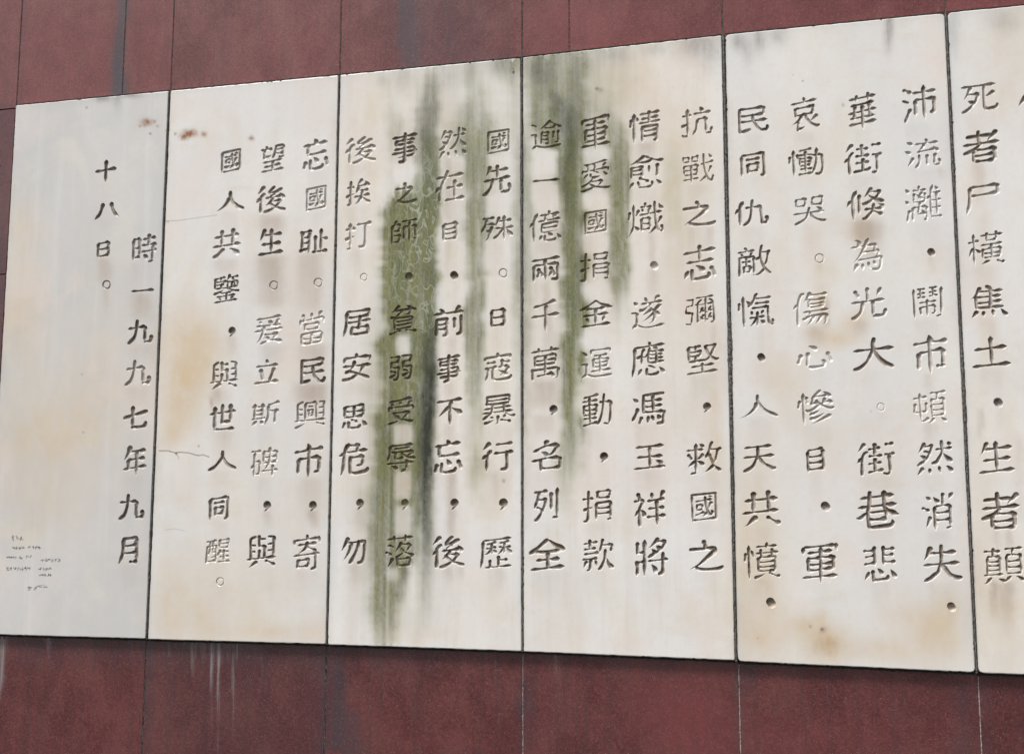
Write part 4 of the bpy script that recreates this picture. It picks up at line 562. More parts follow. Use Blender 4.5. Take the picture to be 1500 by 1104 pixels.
BROWN = [  # x0, x1, y0, y1, s0, s1
 (381, 417, 316, 340, .5, .5), (378, 416, 374, 450, .62, .35), (380, 414, 505, 530, .25, .2), (438, 470, 371, 456, .5, .32), (438, 476, 504, 528, .5, .4), (436, 476, 563, 590, .65, .5), (440, 472, 700, 770, .3, .1), (310, 322, 570, 590, .5, .4), (452, 466, 748, 775, .6, .1), (386, 398, 748, 775, .4, .05), (330, 345, 492, 528, .25, .1), (312, 350, 380, 402, .25, .15), (310, 345, 630, 662, .25, .1), (437, 476, 528, 590, .2, .2),
 (143, 162, 378, 412, .4, .3), (152, 158, 423, 470, .35, .05), (193, 222, 430, 468, .45, .3), (194, 200, 385, 420, .25, .1), (192, 225, 505, 530, .2, .1), (183, 216, 566, 594, .2, .1),
 (651, 660, 232, 322, .45, .3), (661, 681, 236, 330, .22, .15), (652, 658, 354, 400, .2, .2), (655, 668, 494, 520, .3, .2), (652, 664, 560, 585, .3, .2), (650, 662, 622, 650, .35, .2), (655, 667, 692, 785, .5, .4), (650, 662, 830, 860, .45, .05), (668, 678, 830, 850, .35, .05), (577, 606, 622, 730, .35, .25), (580, 604, 745, 790, .25, .2), (735, 742, 440, 520, .2, .1), (722, 730, 690, 735, .15, .1), (520, 528, 366, 400, .25, .1), (508, 516, 240, 330, .18, .1), (512, 524, 826, 870, .3, .03), (500, 535, 560, 590, .12, .08), (726, 738, 833, 870, .25, .03),
 (781, 817, 354, 376, .3, .3), (781, 790, 412, 440, .3, .2), (795, 806, 412, 510, .35, .3), (782, 818, 557, 596, .5, .4), (784, 812, 608, 640, .35, .15), (806, 818, 484, 508, .3, .2), (858, 870, 345, 372, .18, .1), (935, 956, 209, 230, .5, .3), (952, 960, 340, 384, .35, .3), (948, 962, 396, 432, .3, .1), (1035, 1046, 333, 362, .3, .2), (1008, 1016, 333, 430, .2, .12), (1040, 1048, 476, 505, .25, .15), (855, 866, 626, 720, .22, .1), (932, 940, 622, 655, .18, .1), (932, 944, 556, 575, .22, .15), (854, 862, 838, 880, .15, 0), (824, 832, 837, 900, .2, .03), (856, 872, 556, 580, .2, .15), (1015, 1022, 550, 640, .15, .05), (945, 956, 690, 720, .12, .06),
 (1250, 1290, 322, 352, .55, .5), (1262, 1292, 330, 380, .3, .3), (1248, 1270, 470, 492, .4, .15), (1185, 1205, 478, 505, .35, .2), (1205, 1216, 440, 480, .45, .3), (1195, 1204, 386, 400, .25, .1), (1372, 1382, 246, 262, .3, .1), (1360, 1368, 376, 400, .2, .05), (1110, 1118, 480, 516, .12, .1), (1355, 1365, 548, 572, .18, .1), (1352, 1364, 620, 646, .2, .1), (1360, 1368, 852, 880, .15, .05),
 (1450, 1461, 852, 915, .65, .1), (1466, 1484, 852, 935, .6, .1), (1458, 1464, 777, 800, .35, .3), (1474, 1482, 777, 800, .35, .3), (1432, 1440, 600, 640, .4, .3), (1428, 1440, 240, 300, .2, .1), (1487, 1498, 640, 760, .18, .1), (1448, 1456, 470, 496, .2, .15),
]
RUST = [(215, 179, 8, 5, .9), (213, 183, 4, 3, .6), (205, 185, 2, 2, .6), (226, 178, 2.5, 2.5, .6), (231, 185, 2.5, 2, .55), (220, 196, 1.8, 1.8, .6), (244, 192, 2, 2, .5), (277, 196, 9, 5, 1.2), (269, 201, 6, 4, 1.0), (284, 193, 4, 4, .6), (299, 197, 4, 4, .8), (257, 196, 2, 2.2, .7), (368, 203, 4, 3.5, .7), (310, 590, 3, 8, .4), (1205, 922, 5, 5, .5), (1210, 945, 22, 16, .25), (246, 325, 2, 2, .3)]
CRACKS = [([(241, 324), (262, 323), (290, 319), (318, 315)], .3, .9), ([(233, 660), (246, 660), (257, 663), (264, 662), (276, 663), (290, 667), (298, 666), (306, 669)], .75, .85), ([(257, 663), (261, 668), (262, 672)], .4, .7), ([(242, 776), (256, 774), (270, 777)], .2, 1.0)]
SPOTS = [(752, 106, 1.8, 2.2, .9), (751, 101, 1.2, 1.2, .6), (738, 704, 2.5, 3, .45), (120, 548, 2, 1.5, .3), (127, 158, 2, 2, .4), (122, 633, 1.6, 1.6, .35), (258, 664, 1.6, 1.6, .7), (291, 653, 1.6, 1.6, .6), (1235, 154, 2, 3, .4), (1176, 119, 1.4, 1.4, .6), (1162, 110, 1, 1, .5), (1187, 917, 2, 2.5, .45), (1204, 921, 2.2, 2.2, .6), (1110, 934, 1.5, 1.5, .3), (874, 130, 2.5, 2, .5), (1276, 602, 2, 2, .2)]
TOPSTAIN = [(1082, 62, 10, 14, .45), (1112, 58, 9, 20, .45), (1095, 75, 8, 22, .25), (1140, 52, 14, 16, .3), (1303, 36, 6, 26, .5), (1300, 60, 5, 20, .25), (1395, 40, 10, 40, .28), (1470, 30, 24, 18, .25), (1020, 66, 30, 20, .4), (1040, 80, 14, 26, .2), (730, 96, 22, 14, .35), (150, 142, 12, 6, .6), (190, 138, 14, 5, .6), (172, 145, 6, 16, .25), (590, 112, 16, 22, .2), (655, 112, 20, 22, .22), (690, 100, 12, 22, .3), (560, 118, 10, 10, .2), (900, 80, 24, 16, .28), (960, 72, 20, 10, .22), (880, 132, 5, 4, .35)]

def polydist(px, py, pts):
    d = np.full(px.shape, 1e9)
    for (ax, ay), (bx, by) in zip(pts[:-1], pts[1:]):
        t = np.clip(((px - ax) * (bx - ax) + (py - ay) * (by - ay)) / ((bx - ax) ** 2 + (by - ay) ** 2), 0, 1)
        d = np.minimum(d, np.hypot(px - ax - t * (bx - ax), py - ay - t * (by - ay)))
    return d

def slab_stains(i, px, py, du, dtop, dbot):
    """stain layers of slab i at its vertices; du, dtop, dbot: metres to the nearest side, top and bottom edge"""
    x0, x1 = px.min() - 60, px.max() + 60
    wob = 1.6 * wave(py, 22, 50 + i) + 1.0 * wave(py + px * .3, 6, 70 + i)
    wx = px + wob
    near = lambda r: max(q[2] for q in r) > x0 and min(q[1] for q in r) < x1
    alg = over(np.zeros_like(px), *[band(wx, py, r, s * 1.5) for r, s in ALGAE if near(r)])
    for a, b, c, d, s in CLEAN:
        if b > x0 and a < x1:
            alg = alg * (1 - s * sm((wx - a) / 1.6) * sm((b - wx) / 1.6) * sm((py - c) / 1.6) * sm((d - py) / 2.5))
    mold = over(np.zeros_like(px), *[band(wx, py, r, s * 1.4) for r, s in MOLD if near(r)])
    mold = over(mold, *[blob(px, py, *t) for t in TOPSTAIN if x0 < t[0] < x1], *[blob(px, py, *t) for t in SPOTS if x0 < t[0] < x1])
    mold = over(mold, *[s * np.clip(1.3 - polydist(px, py, p) / w, 0, 1) for p, s, w in CRACKS if x0 < p[0][0] < x1])
    edge = .6 * np.exp(-(du / .0042) ** 2) + .13 * np.exp(-du / .02) * (.5 + .5 * np.sin(py / 37 + i * 2.1))
    mold = over(mold, edge, .5 * np.exp(-(dbot / .004) ** 2), .12 * np.exp(-dtop / .02))
    tan = over(np.zeros_like(px), *[blob(wx, py, *t) for t in TAN if x0 < t[0] < x1])
    brown = np.zeros_like(px)
    for a, b, c, d, s, e in BROWN:
        if b > x0 and a < x1:
            k = np.clip((py - c) / (d - c), 0, 1)
            soft = max(1.2, (b - a) * .12)
            brown = over(brown, sm((wx - a) / soft) * sm((b - wx) / soft) * sm((py - c) / 2) * sm((d - py) / 3) * 1.1 * (s + (e - s) * k))
    for ch, a, b, c, d, k in TEXT[i]:        # a faint run below every carved character
        h = 26 if ch in '。．，' else 34
        r = rng.uniform(.03, .22); f = rng.uniform(.1, .3) * (b - a)
        brown = over(brown, sm((wx - a - f) / 2.2) * sm((b - f - wx) / 2.2) * sm((py - d) / 1.5) * r * np.clip(1 - (py - d) / h / 1.5, 0, 1) * (py > d - 8))
    rust = over(np.zeros_like(px), *[blob(px, py, *t) for t in RUST if x0 < t[0] < x1])
    trail = 1.3 * over(blob(px, py, 622, 300, 26, 110), blob(px, py, 628, 440, 16, 60, .8), blob(px, py, 585, 400, 22, 60, .4), blob(px, py, 600, 560, 30, 70, .3), blob(px, py, 640, 420, 8, 40, .7))
    return dict(algae=alg, mold=np.clip(mold, 0, 1), tan=tan, brown=brown, rust=rust, trail=np.clip(trail * np.clip(alg * 1.5, 0, 1), 0, 1))

# ---------------------------------------------------------------- marble slabs with carved characters
GAPY = .024           # how far the slabs stand out from the granite
def round_corners(s, t, W, H, R):
    """rounds the corners of a W x H rectangle given in metres"""
    def side(v, n): return np.minimum(v, n - v), np.where(v < n / 2, 1, -1)
    ds, gs = side(s, W); dt, gt = side(t, H)
    a = np.clip((R - ds) / R, 0, None); b = np.clip((R - dt) / R, 0, None)
    a2 = a * np.sqrt(np.clip(1 - b * b / 2, 0, 1)); b2 = b * np.sqrt(np.clip(1 - a * a / 2, 0, 1))
    return s + gs * (a - a2) * R, t + gt * (b - b2) * R

def make_slab(i, label, R):
    q = SLABS[i]                                        # TL TR BR BL in (x, z)
    W = (np.linalg.norm(q[1] - q[0]) + np.linalg.norm(q[2] - q[3])) / 2
    Hh = (np.linalg.norm(q[3] - q[0]) + np.linalg.norm(q[2] - q[1])) / 2
    bev = .0048
    def place(s, t):                                    # s across, t down, metres -> wall (x, z)
        s, t = round_corners(s, t, W, Hh, R)
        u, v = s / W, t / Hh
        P = [(1 - u) * (1 - v) * q[0][k] + u * (1 - v) * q[1][k] + u * v * q[2][k] + (1 - u) * v * q[3][k] for k in (0, 1)]
        return P[0], P[1]
    K = 6; nu = int(W / .0125); nv = int(Hh / .0125)
    FU, FV = nu * K + 1, nv * K + 1
    s1 = np.linspace(bev, W - bev, FU); t1 = np.linspace(bev, Hh - bev, FV)
    Sg, Tg = np.meshgrid(s1, t1)
    Xg, Zg = place(Sg, Tg)
    F = np.full((FV, FU), -1.0); ID = np.full((FV, FU), -1)
    fade = np.zeros((FV, FU))
    for gi, (ch, x0, x1, y0, y1, k) in enumerate(TEXT[i]):
        S = glyph_samples(ch, x0, x1, y0, y1)
        m = S[:, 2].max() + .009
        bx0, bx1 = S[:, 0].min() - m, S[:, 0].max() + m; bz0, bz1 = S[:, 1].min() - m, S[:, 1].max() + m
        rows = np.where((Zg.max(1) > bz0) & (Zg.min(1) < bz1))[0]; cols = np.where((Xg.max(0) > bx0) & (Xg.min(0) < bx1))[0]
        r0, r1, c0, c1 = rows[0], rows[-1] + 1, cols[0], cols[-1] + 1
        X, Z = Xg[r0:r1, c0:c1], Zg[r0:r1, c0:c1]
        f = np.full(X.shape, -1.0)
        for x, z, r in S:
            np.maximum(f, r - np.hypot(X - x, Z - z), out=f)
        f += rng.normal(0, .00022, f.shape)             # slightly ragged chisel edges
        sub = F[r0:r1, c0:c1]; b = f > sub
        sub[b] = f[b]; ID[r0:r1, c0:c1][b & (f > -.006)] = gi; fade[r0:r1, c0:c1][b] = k
    F[[0, -1]] = -1; F[:, [0, -1]] = -1
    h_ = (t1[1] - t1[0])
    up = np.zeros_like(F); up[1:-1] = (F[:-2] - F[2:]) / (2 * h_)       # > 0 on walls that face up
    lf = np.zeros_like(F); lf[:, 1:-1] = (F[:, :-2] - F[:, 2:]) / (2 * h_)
    facing = np.clip(.5 + .62 * np.clip(up, -1, 1) + .22 * np.clip(lf, -1, 1), 0, 1)  # groove paint is thinner on walls facing up and left
    F = np.where(np.abs(F) < 1e-5, 1e-5, F)
    # coarse blocks that hold no carving stay coarse
    blk = np.zeros((nv, nu), bool)
    pos = F > -.0035
    for a in range(K + 1):
        for b in range(K + 1):
            blk |= pos[a:a + (nv - 1) * K + 1:K, b:b + (nu - 1) * K + 1:K]
    blk[[0, -1]] = True; blk[:, [0, -1]] = True
    cx_, cz_ = Xg[K // 2::K, K // 2::K][:nv, :nu], Zg[K // 2::K, K // 2::K][:nv, :nu]
    bpx, bpy = proj(np.stack([cx_, np.zeros_like(cx_), cz_], -1))
    for pts, s_, w_ in CRACKS: blk |= polydist(bpx, bpy, pts) < 5
    for x_, y_, rx_, ry_, s_ in SPOTS + RUST:
        if rx_ < 6: blk |= np.hypot(bpx - x_, bpy - y_) < 4 + rx_
    bi, bj = np.where(~blk)
    idx = lambda r, c: r * FU + c
    cq = np.stack([idx(bi * K, bj * K), idx(bi * K + K, bj * K), idx(bi * K + K, bj * K + K), idx(bi * K, bj * K + K)], 1)
    fine = np.kron(blk, np.ones((K, K), bool))
    fr, fc = np.where(fine)
    A, B, C, D = idx(fr, fc), idx(fr + 1, fc), idx(fr + 1, fc + 1), idx(fr, fc + 1)
    tri = np.concatenate([np.stack([A, B, C], 1), np.stack([A, C, D], 1)])
    ff = F.ravel()
    P = np.stack([Xg.ravel(), Zg.ravel()], 1)
    npos = (ff[tri] > 0).sum(1)
    neg_t = [tri[npos == 0]]; neg_q = []; pos_t = [tri[npos == 3]]; pos_q = []
    extra = []; ecache = {}
    base = len(ff)
    def cut(a, b):
        key = (a, b) if a < b else (b, a)
        if key not in ecache:
            t = ff[key[0]] / (ff[key[0]] - ff[key[1]])
            extra.append(P[key[0]] * (1 - t) + P[key[1]] * t); ecache[key] = base + len(extra) - 1
        return ecache[key]
    one_p, one_n, two_p, two_n = [], [], [], []
    for t in tri[(npos == 1) | (npos == 2)].tolist():
        s = [ff[k] > 0 for k in t]
        odd = s.index(True) if sum(s) == 1 else s.index(False)
        a, b, c = t[odd], t[(odd + 1) % 3], t[(odd + 2) % 3]
        e1, e2 = cut(a, b), cut(a, c)
        if sum(s) == 1: one_p.append((a, e1, e2)); two_n.append((e1, b, c, e2))
        else: one_n.append((a, e1, e2)); two_p.append((e1, b, c, e2))
    allP = np.vstack([P, np.array(extra)]) if extra else P
    allF = np.concatenate([ff, np.zeros(len(extra))])
    gid = ID.ravel(); gfade = fade.ravel()
    ew = np.zeros(len(extra)); gw = facing.ravel()
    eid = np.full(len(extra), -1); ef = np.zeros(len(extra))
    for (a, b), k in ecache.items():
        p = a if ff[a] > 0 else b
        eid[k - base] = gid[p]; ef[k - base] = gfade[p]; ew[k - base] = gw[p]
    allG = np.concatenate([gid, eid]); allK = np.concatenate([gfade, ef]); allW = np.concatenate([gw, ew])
    # --- front face
    def attrs_for(x, z, inkv=None):
        px, py = proj(np.stack([x, np.zeros_like(x), z], -1))
        vtop = q[0][1] + (x - q[0][0]) / (q[1][0] - q[0][0]) * (q[1][1] - q[0][1]) - z
        vbot = z - (q[3][1] + (x - q[3][0]) / (q[2][0] - q[3][0]) * (q[2][1] - q[3][1]))
        v = np.clip(vtop / Hh, 0, 1)
        xl = q[0][0] + v * (q[3][0] - q[0][0]); xr = q[1][0] + v * (q[2][0] - q[1][0])
        a = slab_stains(i, px, py, np.minimum(np.clip(x - xl, 0, 9), np.clip(xr - x, 0, 9)), np.clip(vtop, 0, 9), np.clip(vbot, 0, 9))
        a['run'] = np.full(len(x), (.35, .3, .95, .8, .2, .4)[i]); a['cool'] = np.full(len(x), (.95, .3, .08, .08, .25, .1)[i]); a['seed'] = np.full(len(x), i * 7.3 + 1.0); a['ink'] = np.zeros(len(x)) if inkv is None else inkv
        return a
    tris = np.vstack([t for t in (neg_t[0], np.array(one_n, int).reshape(-1, 3)) if len(t)])
    quads = np.vstack([t for t in (cq, np.array(two_n, int).reshape(-1, 4)) if len(t)])
    used, inv = np.unique(np.concatenate([tris.ravel(), quads.ravel()]), return_inverse=True)
    tris = inv[:tris.size].reshape(-1, 3); quads = inv[tris.size:].reshape(-1, 4)
    V = np.stack([allP[used, 0], np.zeros(len(used)), allP[used, 1]], 1)
    # --- rounded rim, sides and back
    n1, n2 = nu * 2, nv * 2
    loop = np.concatenate([np.stack([np.linspace(0, 1, n1, False), np.zeros(n1)], 1), np.stack([np.ones(n2), np.linspace(0, 1, n2, False)], 1),
                           np.stack([np.linspace(1, 0, n1, False), np.ones(n1)], 1), np.stack([np.zeros(n2), np.linspace(1, 0, n2, False)], 1)])
    nl = len(loop)
    chip = np.interp(np.arange(nl), np.arange(0, nl + 6, 3), np.abs(rng.normal(0, .0011, len(np.arange(0, nl + 6, 3)))))
    for k in rng.integers(0, nl, 16): chip[k] += rng.uniform(.0015, .005)
    rings = []
    for inset, y in ((bev, 0.0), (bev * .45, bev * .14), (bev * .12, bev * .5), (0, bev), (0, GAPY + .016)):
        e = inset + (chip if 0 < y < .01 else 0)
        s = np.clip(loop[:, 0] * W, e, W - e); t = np.clip(loop[:, 1] * Hh, e, Hh - e)
        x, z = place(s, t)
        rings.append(np.stack([x, np.full(nl, y), z], 1))
    o0 = len(V); V = np.vstack([V] + rings)
    k = np.arange(nl); k2 = (k + 1) % nl
    for r in range(len(rings) - 1):
        quads = np.vstack([quads, np.stack([o0 + r * nl + k, o0 + r * nl + k2, o0 + (r + 1) * nl + k2, o0 + (r + 1) * nl + k], 1)])
    at_ = attrs_for(V[:, 0], V[:, 2])
    # the rim is bare stone where rain rinses it along the top
    slab = link('marble_tablet', V, [tris, quads], M_MARBLE, None, at_)
    slab['label'] = label; slab['kind'] = 'thing'; slab['category'] = 'marble tablet'; slab['group'] = 'marble slabs of the carved inscription'
    # --- characters: one carved groove mesh each
    pt = np.vstack([t for t in (pos_t[0], np.array(one_p, int).reshape(-1, 3)) if len(t)])
    pq = np.array(two_p, int).reshape(-1, 4)
    tg = np.max(allG[pt], 1); qg = np.max(allG[pq], 1)
    for gi, row in enumerate(TEXT[i]):
        T_, Q_ = pt[tg == gi], pq[qg == gi]
        if len(T_) + len(Q_) == 0: continue
        used, inv = np.unique(np.concatenate([T_.ravel(), Q_.ravel()]), return_inverse=True)
        T2 = inv[:T_.size].reshape(-1, 3); Q2 = inv[T_.size:].reshape(-1, 4)
        f = np.clip(allF[used], 0, None); kk = row[5]
        big = 1.0 if row[0] not in '．，' else 1.25
        dep = (.0088 * big) * (.6 + .4 * kk) * (1 - np.exp(-f / .0036))
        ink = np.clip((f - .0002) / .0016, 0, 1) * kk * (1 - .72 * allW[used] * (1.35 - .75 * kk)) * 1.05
        Vg = np.stack([allP[used, 0], dep, allP[used, 1]], 1)
        kind = 'carved_punctuation' if row[0] in '。．，' else 'carved_character'
        fs = [x for x in (T2, Q2) if len(x)]
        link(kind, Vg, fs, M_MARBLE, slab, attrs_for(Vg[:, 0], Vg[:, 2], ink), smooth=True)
    return slab

SLAB_LABELS = [
 ('white marble slab with two short carved columns and small pen scribbles, at the left end', .010),
 ('marble slab with a tan patch, a crack and rust specks, three carved columns', .009),
 ('marble slab with the broad dark green algae streak and snail trails running its full height', .006),
 ('marble slab with two green algae bands ending partway down, beside the most heavily stained slab', .007),
 ('clean white marble slab with four carved columns and brown marks near its bottom edge', .022),
 ('marble slab with one carved column, brown drips below its last character, at the right end', .022),
]
slabs = [make_slab(i, *SLAB_LABELS[i]) for i in range(6)]

# small handwriting in pen near the lower left corner of the first slab
def ribbons(name, lines, width, mat, parent):
    V, Fq = [], []
    for pts in lines:
        x, z = at(np.array([p[0] for p in pts]), np.array([p[1] for p in pts]))
        p = np.stack([x, z], 1); d = np.gradient(p, axis=0); d /= np.linalg.norm(d, axis=1)[:, None] + 1e-9
        n = np.stack([-d[:, 1], d[:, 0]], 1) * width / 2
        o = len(V)
        for a, b in zip(p + n, p - n): V += [(a[0], -.0003, a[1]), (b[0], -.0003, b[1])]
        for k in range(len(p) - 1): Fq.append((o + 2 * k, o + 2 * k + 1, o + 2 * k + 3, o + 2 * k + 2))
    o = link(name, V, [np.array(Fq)], mat, parent)
    o['label'] = 'line of tiny scribbled handwriting in grey pen'
WRITE = [  # x, y, number of signs, size, slope
 (15.5, 788, 3, 6.2, 0), (17, 802, 4, 4.6, -.02), (41, 801.5, 4, 4.6, -.03), (9.5, 816, 5, 2.8, -.02), (28, 816.5, 1, 5, 0), (38, 815, 2, 4.2, -.1),
 (60, 820, 6, 4.6, 0), (8.5, 833, 7, 5, -.01), (57, 833, 4, 4.6, 0), (57, 841.5, 5, 3.8, .03), (40.5, 861, 4, 7.2, -.12)]
prng = random.Random(5)
for x, y, n, sz, sl_ in WRITE:
    L = []
    for k in range(n):
        cx, cy = x + k * sz * 1.05 + sz / 2, y + sl_ * k * sz
        for m in range(prng.randint(3, 5)):
            a = prng.choice([0, 0, 90, 90, -50, 230, 30])
            l = sz * prng.uniform(.25, .5); ox, oy = prng.uniform(-.3, .3) * sz, prng.uniform(-.34, .34) * sz
            c_, s_ = math.cos(math.radians(a + prng.uniform(-12, 12))), math.sin(math.radians(a + prng.uniform(-12, 12)))
            L.append([(cx + ox - c_ * l, cy + oy + s_ * l), (cx + ox + prng.uniform(-.3, .3), cy + oy), (cx + ox + c_ * l, cy + oy - s_ * l)])
    ribbons('pen_writing', L, .0018, M_PEN, slabs[0])

# ---------------------------------------------------------------- granite-clad wall
wall = bpy.data.objects.new('memorial_wall', None)
wall.location = (2.4, GAPY, -1.05)
COL.objects.link(wall)
wall['label'] = 'dark red granite clad memorial wall carrying the row of white marble slabs'
wall['kind'] = 'thing'; wall['category'] = 'wall'
INV = Matrix.Translation((-2.4, -GAPY, 1.05))

GRIME_SHADE = [([(-20, 170, 186, .85), (90, 168, 185, .9), (145, 164, 184, .9)], 5), ([(-20, 586, 612, .75), (60, 585, 612, .6), (110, 590, 614, .7)], 6),
         ([(-20, 610, 720, .25), (120, 610, 740, .3)], 30), ([(930, -40, 1500, .55), (965, -40, 1500, .18), (990, -40, 1500, 0)], 4),  # the full-width band is the slabs' shadow, painted into the granite colour
         ([(940, 214, 224, .6), (1010, 212, 222, .4), (1110, 210, 218, .4)], 4), ([(960, 470, 500, .5), (1040, 468, 515, .55), (1110, 466, 540, .5)], 9),
         ([(985, 762, 776, .3), (1040, 760, 782, .5), (1110, 762, 772, .2)], 5), ([(1100, 620, 700, .3), (1110, 620, 700, .3)], 20),
         ([(975, 1074, 1100, .55), (1030, 1078, 1096, .3), (1110, 1082, 1092, .2)], 7), ([(990, 1395, 1440, .3), (1110, 1395, 1440, .3)], 14), ([(150, -30, 40, .25), (420, -30, 30, .6), (560, -60, 30, .5)], 12)]
LIME = [([(925, -30, 12, .9), (960, -30, 9, .85), (1000, -30, 5, .7), (1040, -30, 2, 0)], 2), ([(934, 62, 78, .8), (940, 66, 75, .75), (952, 70, 73, .4), (975, 71, 73, .2), (990, 71, 73, 0)], 1.5),
        ([(936, 262, 372, .32), (950, 270, 362, .2), (965, 276, 356, 0)], 6)]
for x, y1, w, s in ((283, 1010, 5, .6), (297, 985, 4, .5), (310, 1090, 3, .75), (320, 1110, 4.5, .85), (342, 1105, 3, .8), (346, 980, 7, .55), (335, 975, 3, .5), (372, 975, 5, .4), (380, 962, 4, .3), (247, 965, 3, .3), (360, 990, 2, .3), (257, 950, 2.5, .4),
                    (383, 1010, 1.6, .2), (193, 965, 1.5, .25), (757, 985, 1.6, .75), (814, 1010, 7, .45), (865, 990, 2.4, .6), (823, 985, 3, .35), (780, 968, 2, .55), (787, 970, 2, .45), (798, 968, 2.5, .5), (818, 1080, 1.6, .25), (725, 1010, 3, .15), (1420, 996, 4, .3), (1424, 998, 2, .5), (712, 995, 2, .2)):
    LIME.append(([(930, x - w / 2, x + w / 2, s * .8), (y1 - (y1 - 940) * .6, x - w / 2, x + w / 2, s), (y1, x - w / 4, x + w / 4, 0)], 1.2))
TONE = [(900, 40, 130, 60, .3), (820, 30, 60, 40, .2), (420, 60, 120, 60, .15), (100, 60, 70, 70, .1), (1180, 20, 140, 50, .12), (1010, 1060, 60, 70, .45), (980, 1010, 80, 60, .2), (1200, 1080, 160, 30, .2), (660, 1090, 120, 40, .1), (170, 1050, 30, 60, .12)]

def clad(x0, x1, z0, z1, step, seed, tint=0.0, base_dark=0.0):
    g = .0022
    x0, x1, z0, z1 = x0 + g, x1 - g, z0 + g, z1 - g
    nx, nz = max(2, int((x1 - x0) / step)), max(2, int((z1 - z0) / step))
    X, Z = np.meshgrid(np.linspace(x0 + .0015, x1 - .0015, nx), np.linspace(z0 + .0015, z1 - .0015, nz))
    V = np.stack([X.ravel(), np.full(X.size, GAPY), Z.ravel()], 1)
    i = (np.arange(nz - 1)[:, None] * nx + np.arange(nx - 1)).ravel()
    quads = np.stack([i, i + 1, i + nx + 1, i + nx], 1)
    rim = np.concatenate([np.arange(nx), np.arange(1, nz) * nx + nx - 1, (nz - 1) * nx + np.arange(nx - 2, -1, -1), np.arange(nz - 2, 0, -1) * nx])
    o = len(V)
    C = V[rim].copy()
    C[:, 0] = np.where(C[:, 0] < x0 + .002, x0, np.where(C[:, 0] > x1 - .002, x1, C[:, 0]))
    C[:, 2] = np.where(C[:, 2] < z0 + .002, z0, np.where(C[:, 2] > z1 - .002, z1, C[:, 2]))
    C[:, 1] += .0015; D = C.copy(); D[:, 1] = GAPY + .02
    V = np.vstack([V, C, D]); n = len(rim); k = np.arange(n); k2 = (k + 1) % n
    quads = np.vstack([quads, np.stack([rim[k], o + k, o + k2, rim[k2]], 1), np.stack([o + k, o + n + k, o + n + k2, o + k2], 1)])
    px, py = proj(V)
    grime_shade = over(np.full(len(V), base_dark), *[band(px, py, r, s) for r, s in GRIME_SHADE])
    lime = over(np.zeros(len(V)), *[band(px, py, r, s) for r, s in LIME])
    tone = over(np.full(len(V), tint), *[blob(px, py, *t) for t in TONE])
    ob = link('granite_panel', V - np.array([2.4, GAPY, -1.05]), [quads], M_GRANITE, wall, dict(grime_shade=grime_shade, lime=lime, tone=tone, seed=np.full(len(V), seed)))
    return ob

XS = [float(at(p[0], p[1], GAPY)[0]) for p in ((25, 140), (250.5, 125), (498, 105), (765, 80), (1058.5, 45), (1385, 15))]
XB = [float(at(p[0], p[1], GAPY)[0]) for p in ((-25, 960), (213.5, 960), (478, 960), (766, 1000), (1083, 1010), (1433.5, 1000))]
X183, X834 = float(at(182.5, 60, GAPY)[0]), float(at(834, 40, GAPY)[0])
ZT0 = TOPZ + .003
sd = 3.0
for r, (za, zb) in enumerate(((ZT0, ZT0 + .86), (ZT0 + .86, ZT0 + 1.72))):
    xs = sorted([XS[0] - 1.62, XS[0] - .81] + XS + [XS[5] + .81, XS[5] + 1.62] + ([X183, X834] if r == 0 else []))
    for k in range(len(xs) - 1):
        sd += 1.7; clad(xs[k], xs[k + 1], za, zb, .012 if r == 0 else .03, sd, rng.uniform(0, .4))
xs = [XB[0] - 1.62, XB[0] - .81] + XB + [XB[5] + .81, XB[5] + 1.62]
for k in range(len(xs) - 1):
    sd += 1.7; clad(xs[k], xs[k + 1], -1.05, BOTZ + .006, .0055 if 1 <= k <= 6 else .03, sd, rng.uniform(0, .1), rng.uniform(.06, .36))  # lower row darkened overall, by a different amount per panel
zl = [BOTZ + .006, float(at(3, 402, GAPY)[1]), ZT0]
for k in range(2):
    for a_, b_ in ((XS[0] - 1.62, XS[0] - .81), (XS[0] - .81, XS[0] - .003)):
        sd += 1.7; clad(a_, b_, zl[k], zl[k + 1], .012, sd, .05)
for a_, b_ in ((XS[5] + .82, XS[5] + 1.62),):
    sd += 1.7; clad(a_, b_, BOTZ + .006, ZT0, .03, sd, .05)

def strip(name, pts, width, y, mat, jitter, step=.01, label=None):
    """a rough filled joint running along a polyline on the wall"""
    P = np.array(pts, float); L = np.concatenate([[0], np.cumsum(np.linalg.norm(np.diff(P, axis=0), axis=1))])
    n = max(3, int(L[-1] / step)); t = np.linspace(0, L[-1], n)
    p = np.stack([np.interp(t, L, P[:, 0]), np.interp(t, L, P[:, 1])], 1)
    d = (P[-1] - P[0]) / np.linalg.norm(P[-1] - P[0]); nn = np.array([-d[1], d[0]])
    w = np.interp(t, L, width) if np.ndim(width) else np.full(n, width)
    a = w / 2 * (1 + rng.normal(0, jitter, n)); b = w / 2 * (1 + rng.normal(0, jitter, n))
    A, B = p + nn * a[:, None], p - nn * b[:, None]
    V = np.vstack([np.column_stack([A[:, 0], np.full(n, y + .002), A[:, 1]]), np.column_stack([p[:, 0], y - np.abs(rng.normal(0, .0006, n)), p[:, 1]]), np.column_stack([B[:, 0], np.full(n, y + .002), B[:, 1]])])
    k = np.arange(n - 1)
    Fq = np.vstack([np.stack([k, k + n, k + n + 1, k + 1], 1), np.stack([k + n, k + 2 * n, k + 2 * n + 1, k + n + 1], 1)])
    o = link(name, V - np.array([2.4, GAPY, -1.05]), [Fq], mat, wall)
    if label: o['label'] = label
    return o

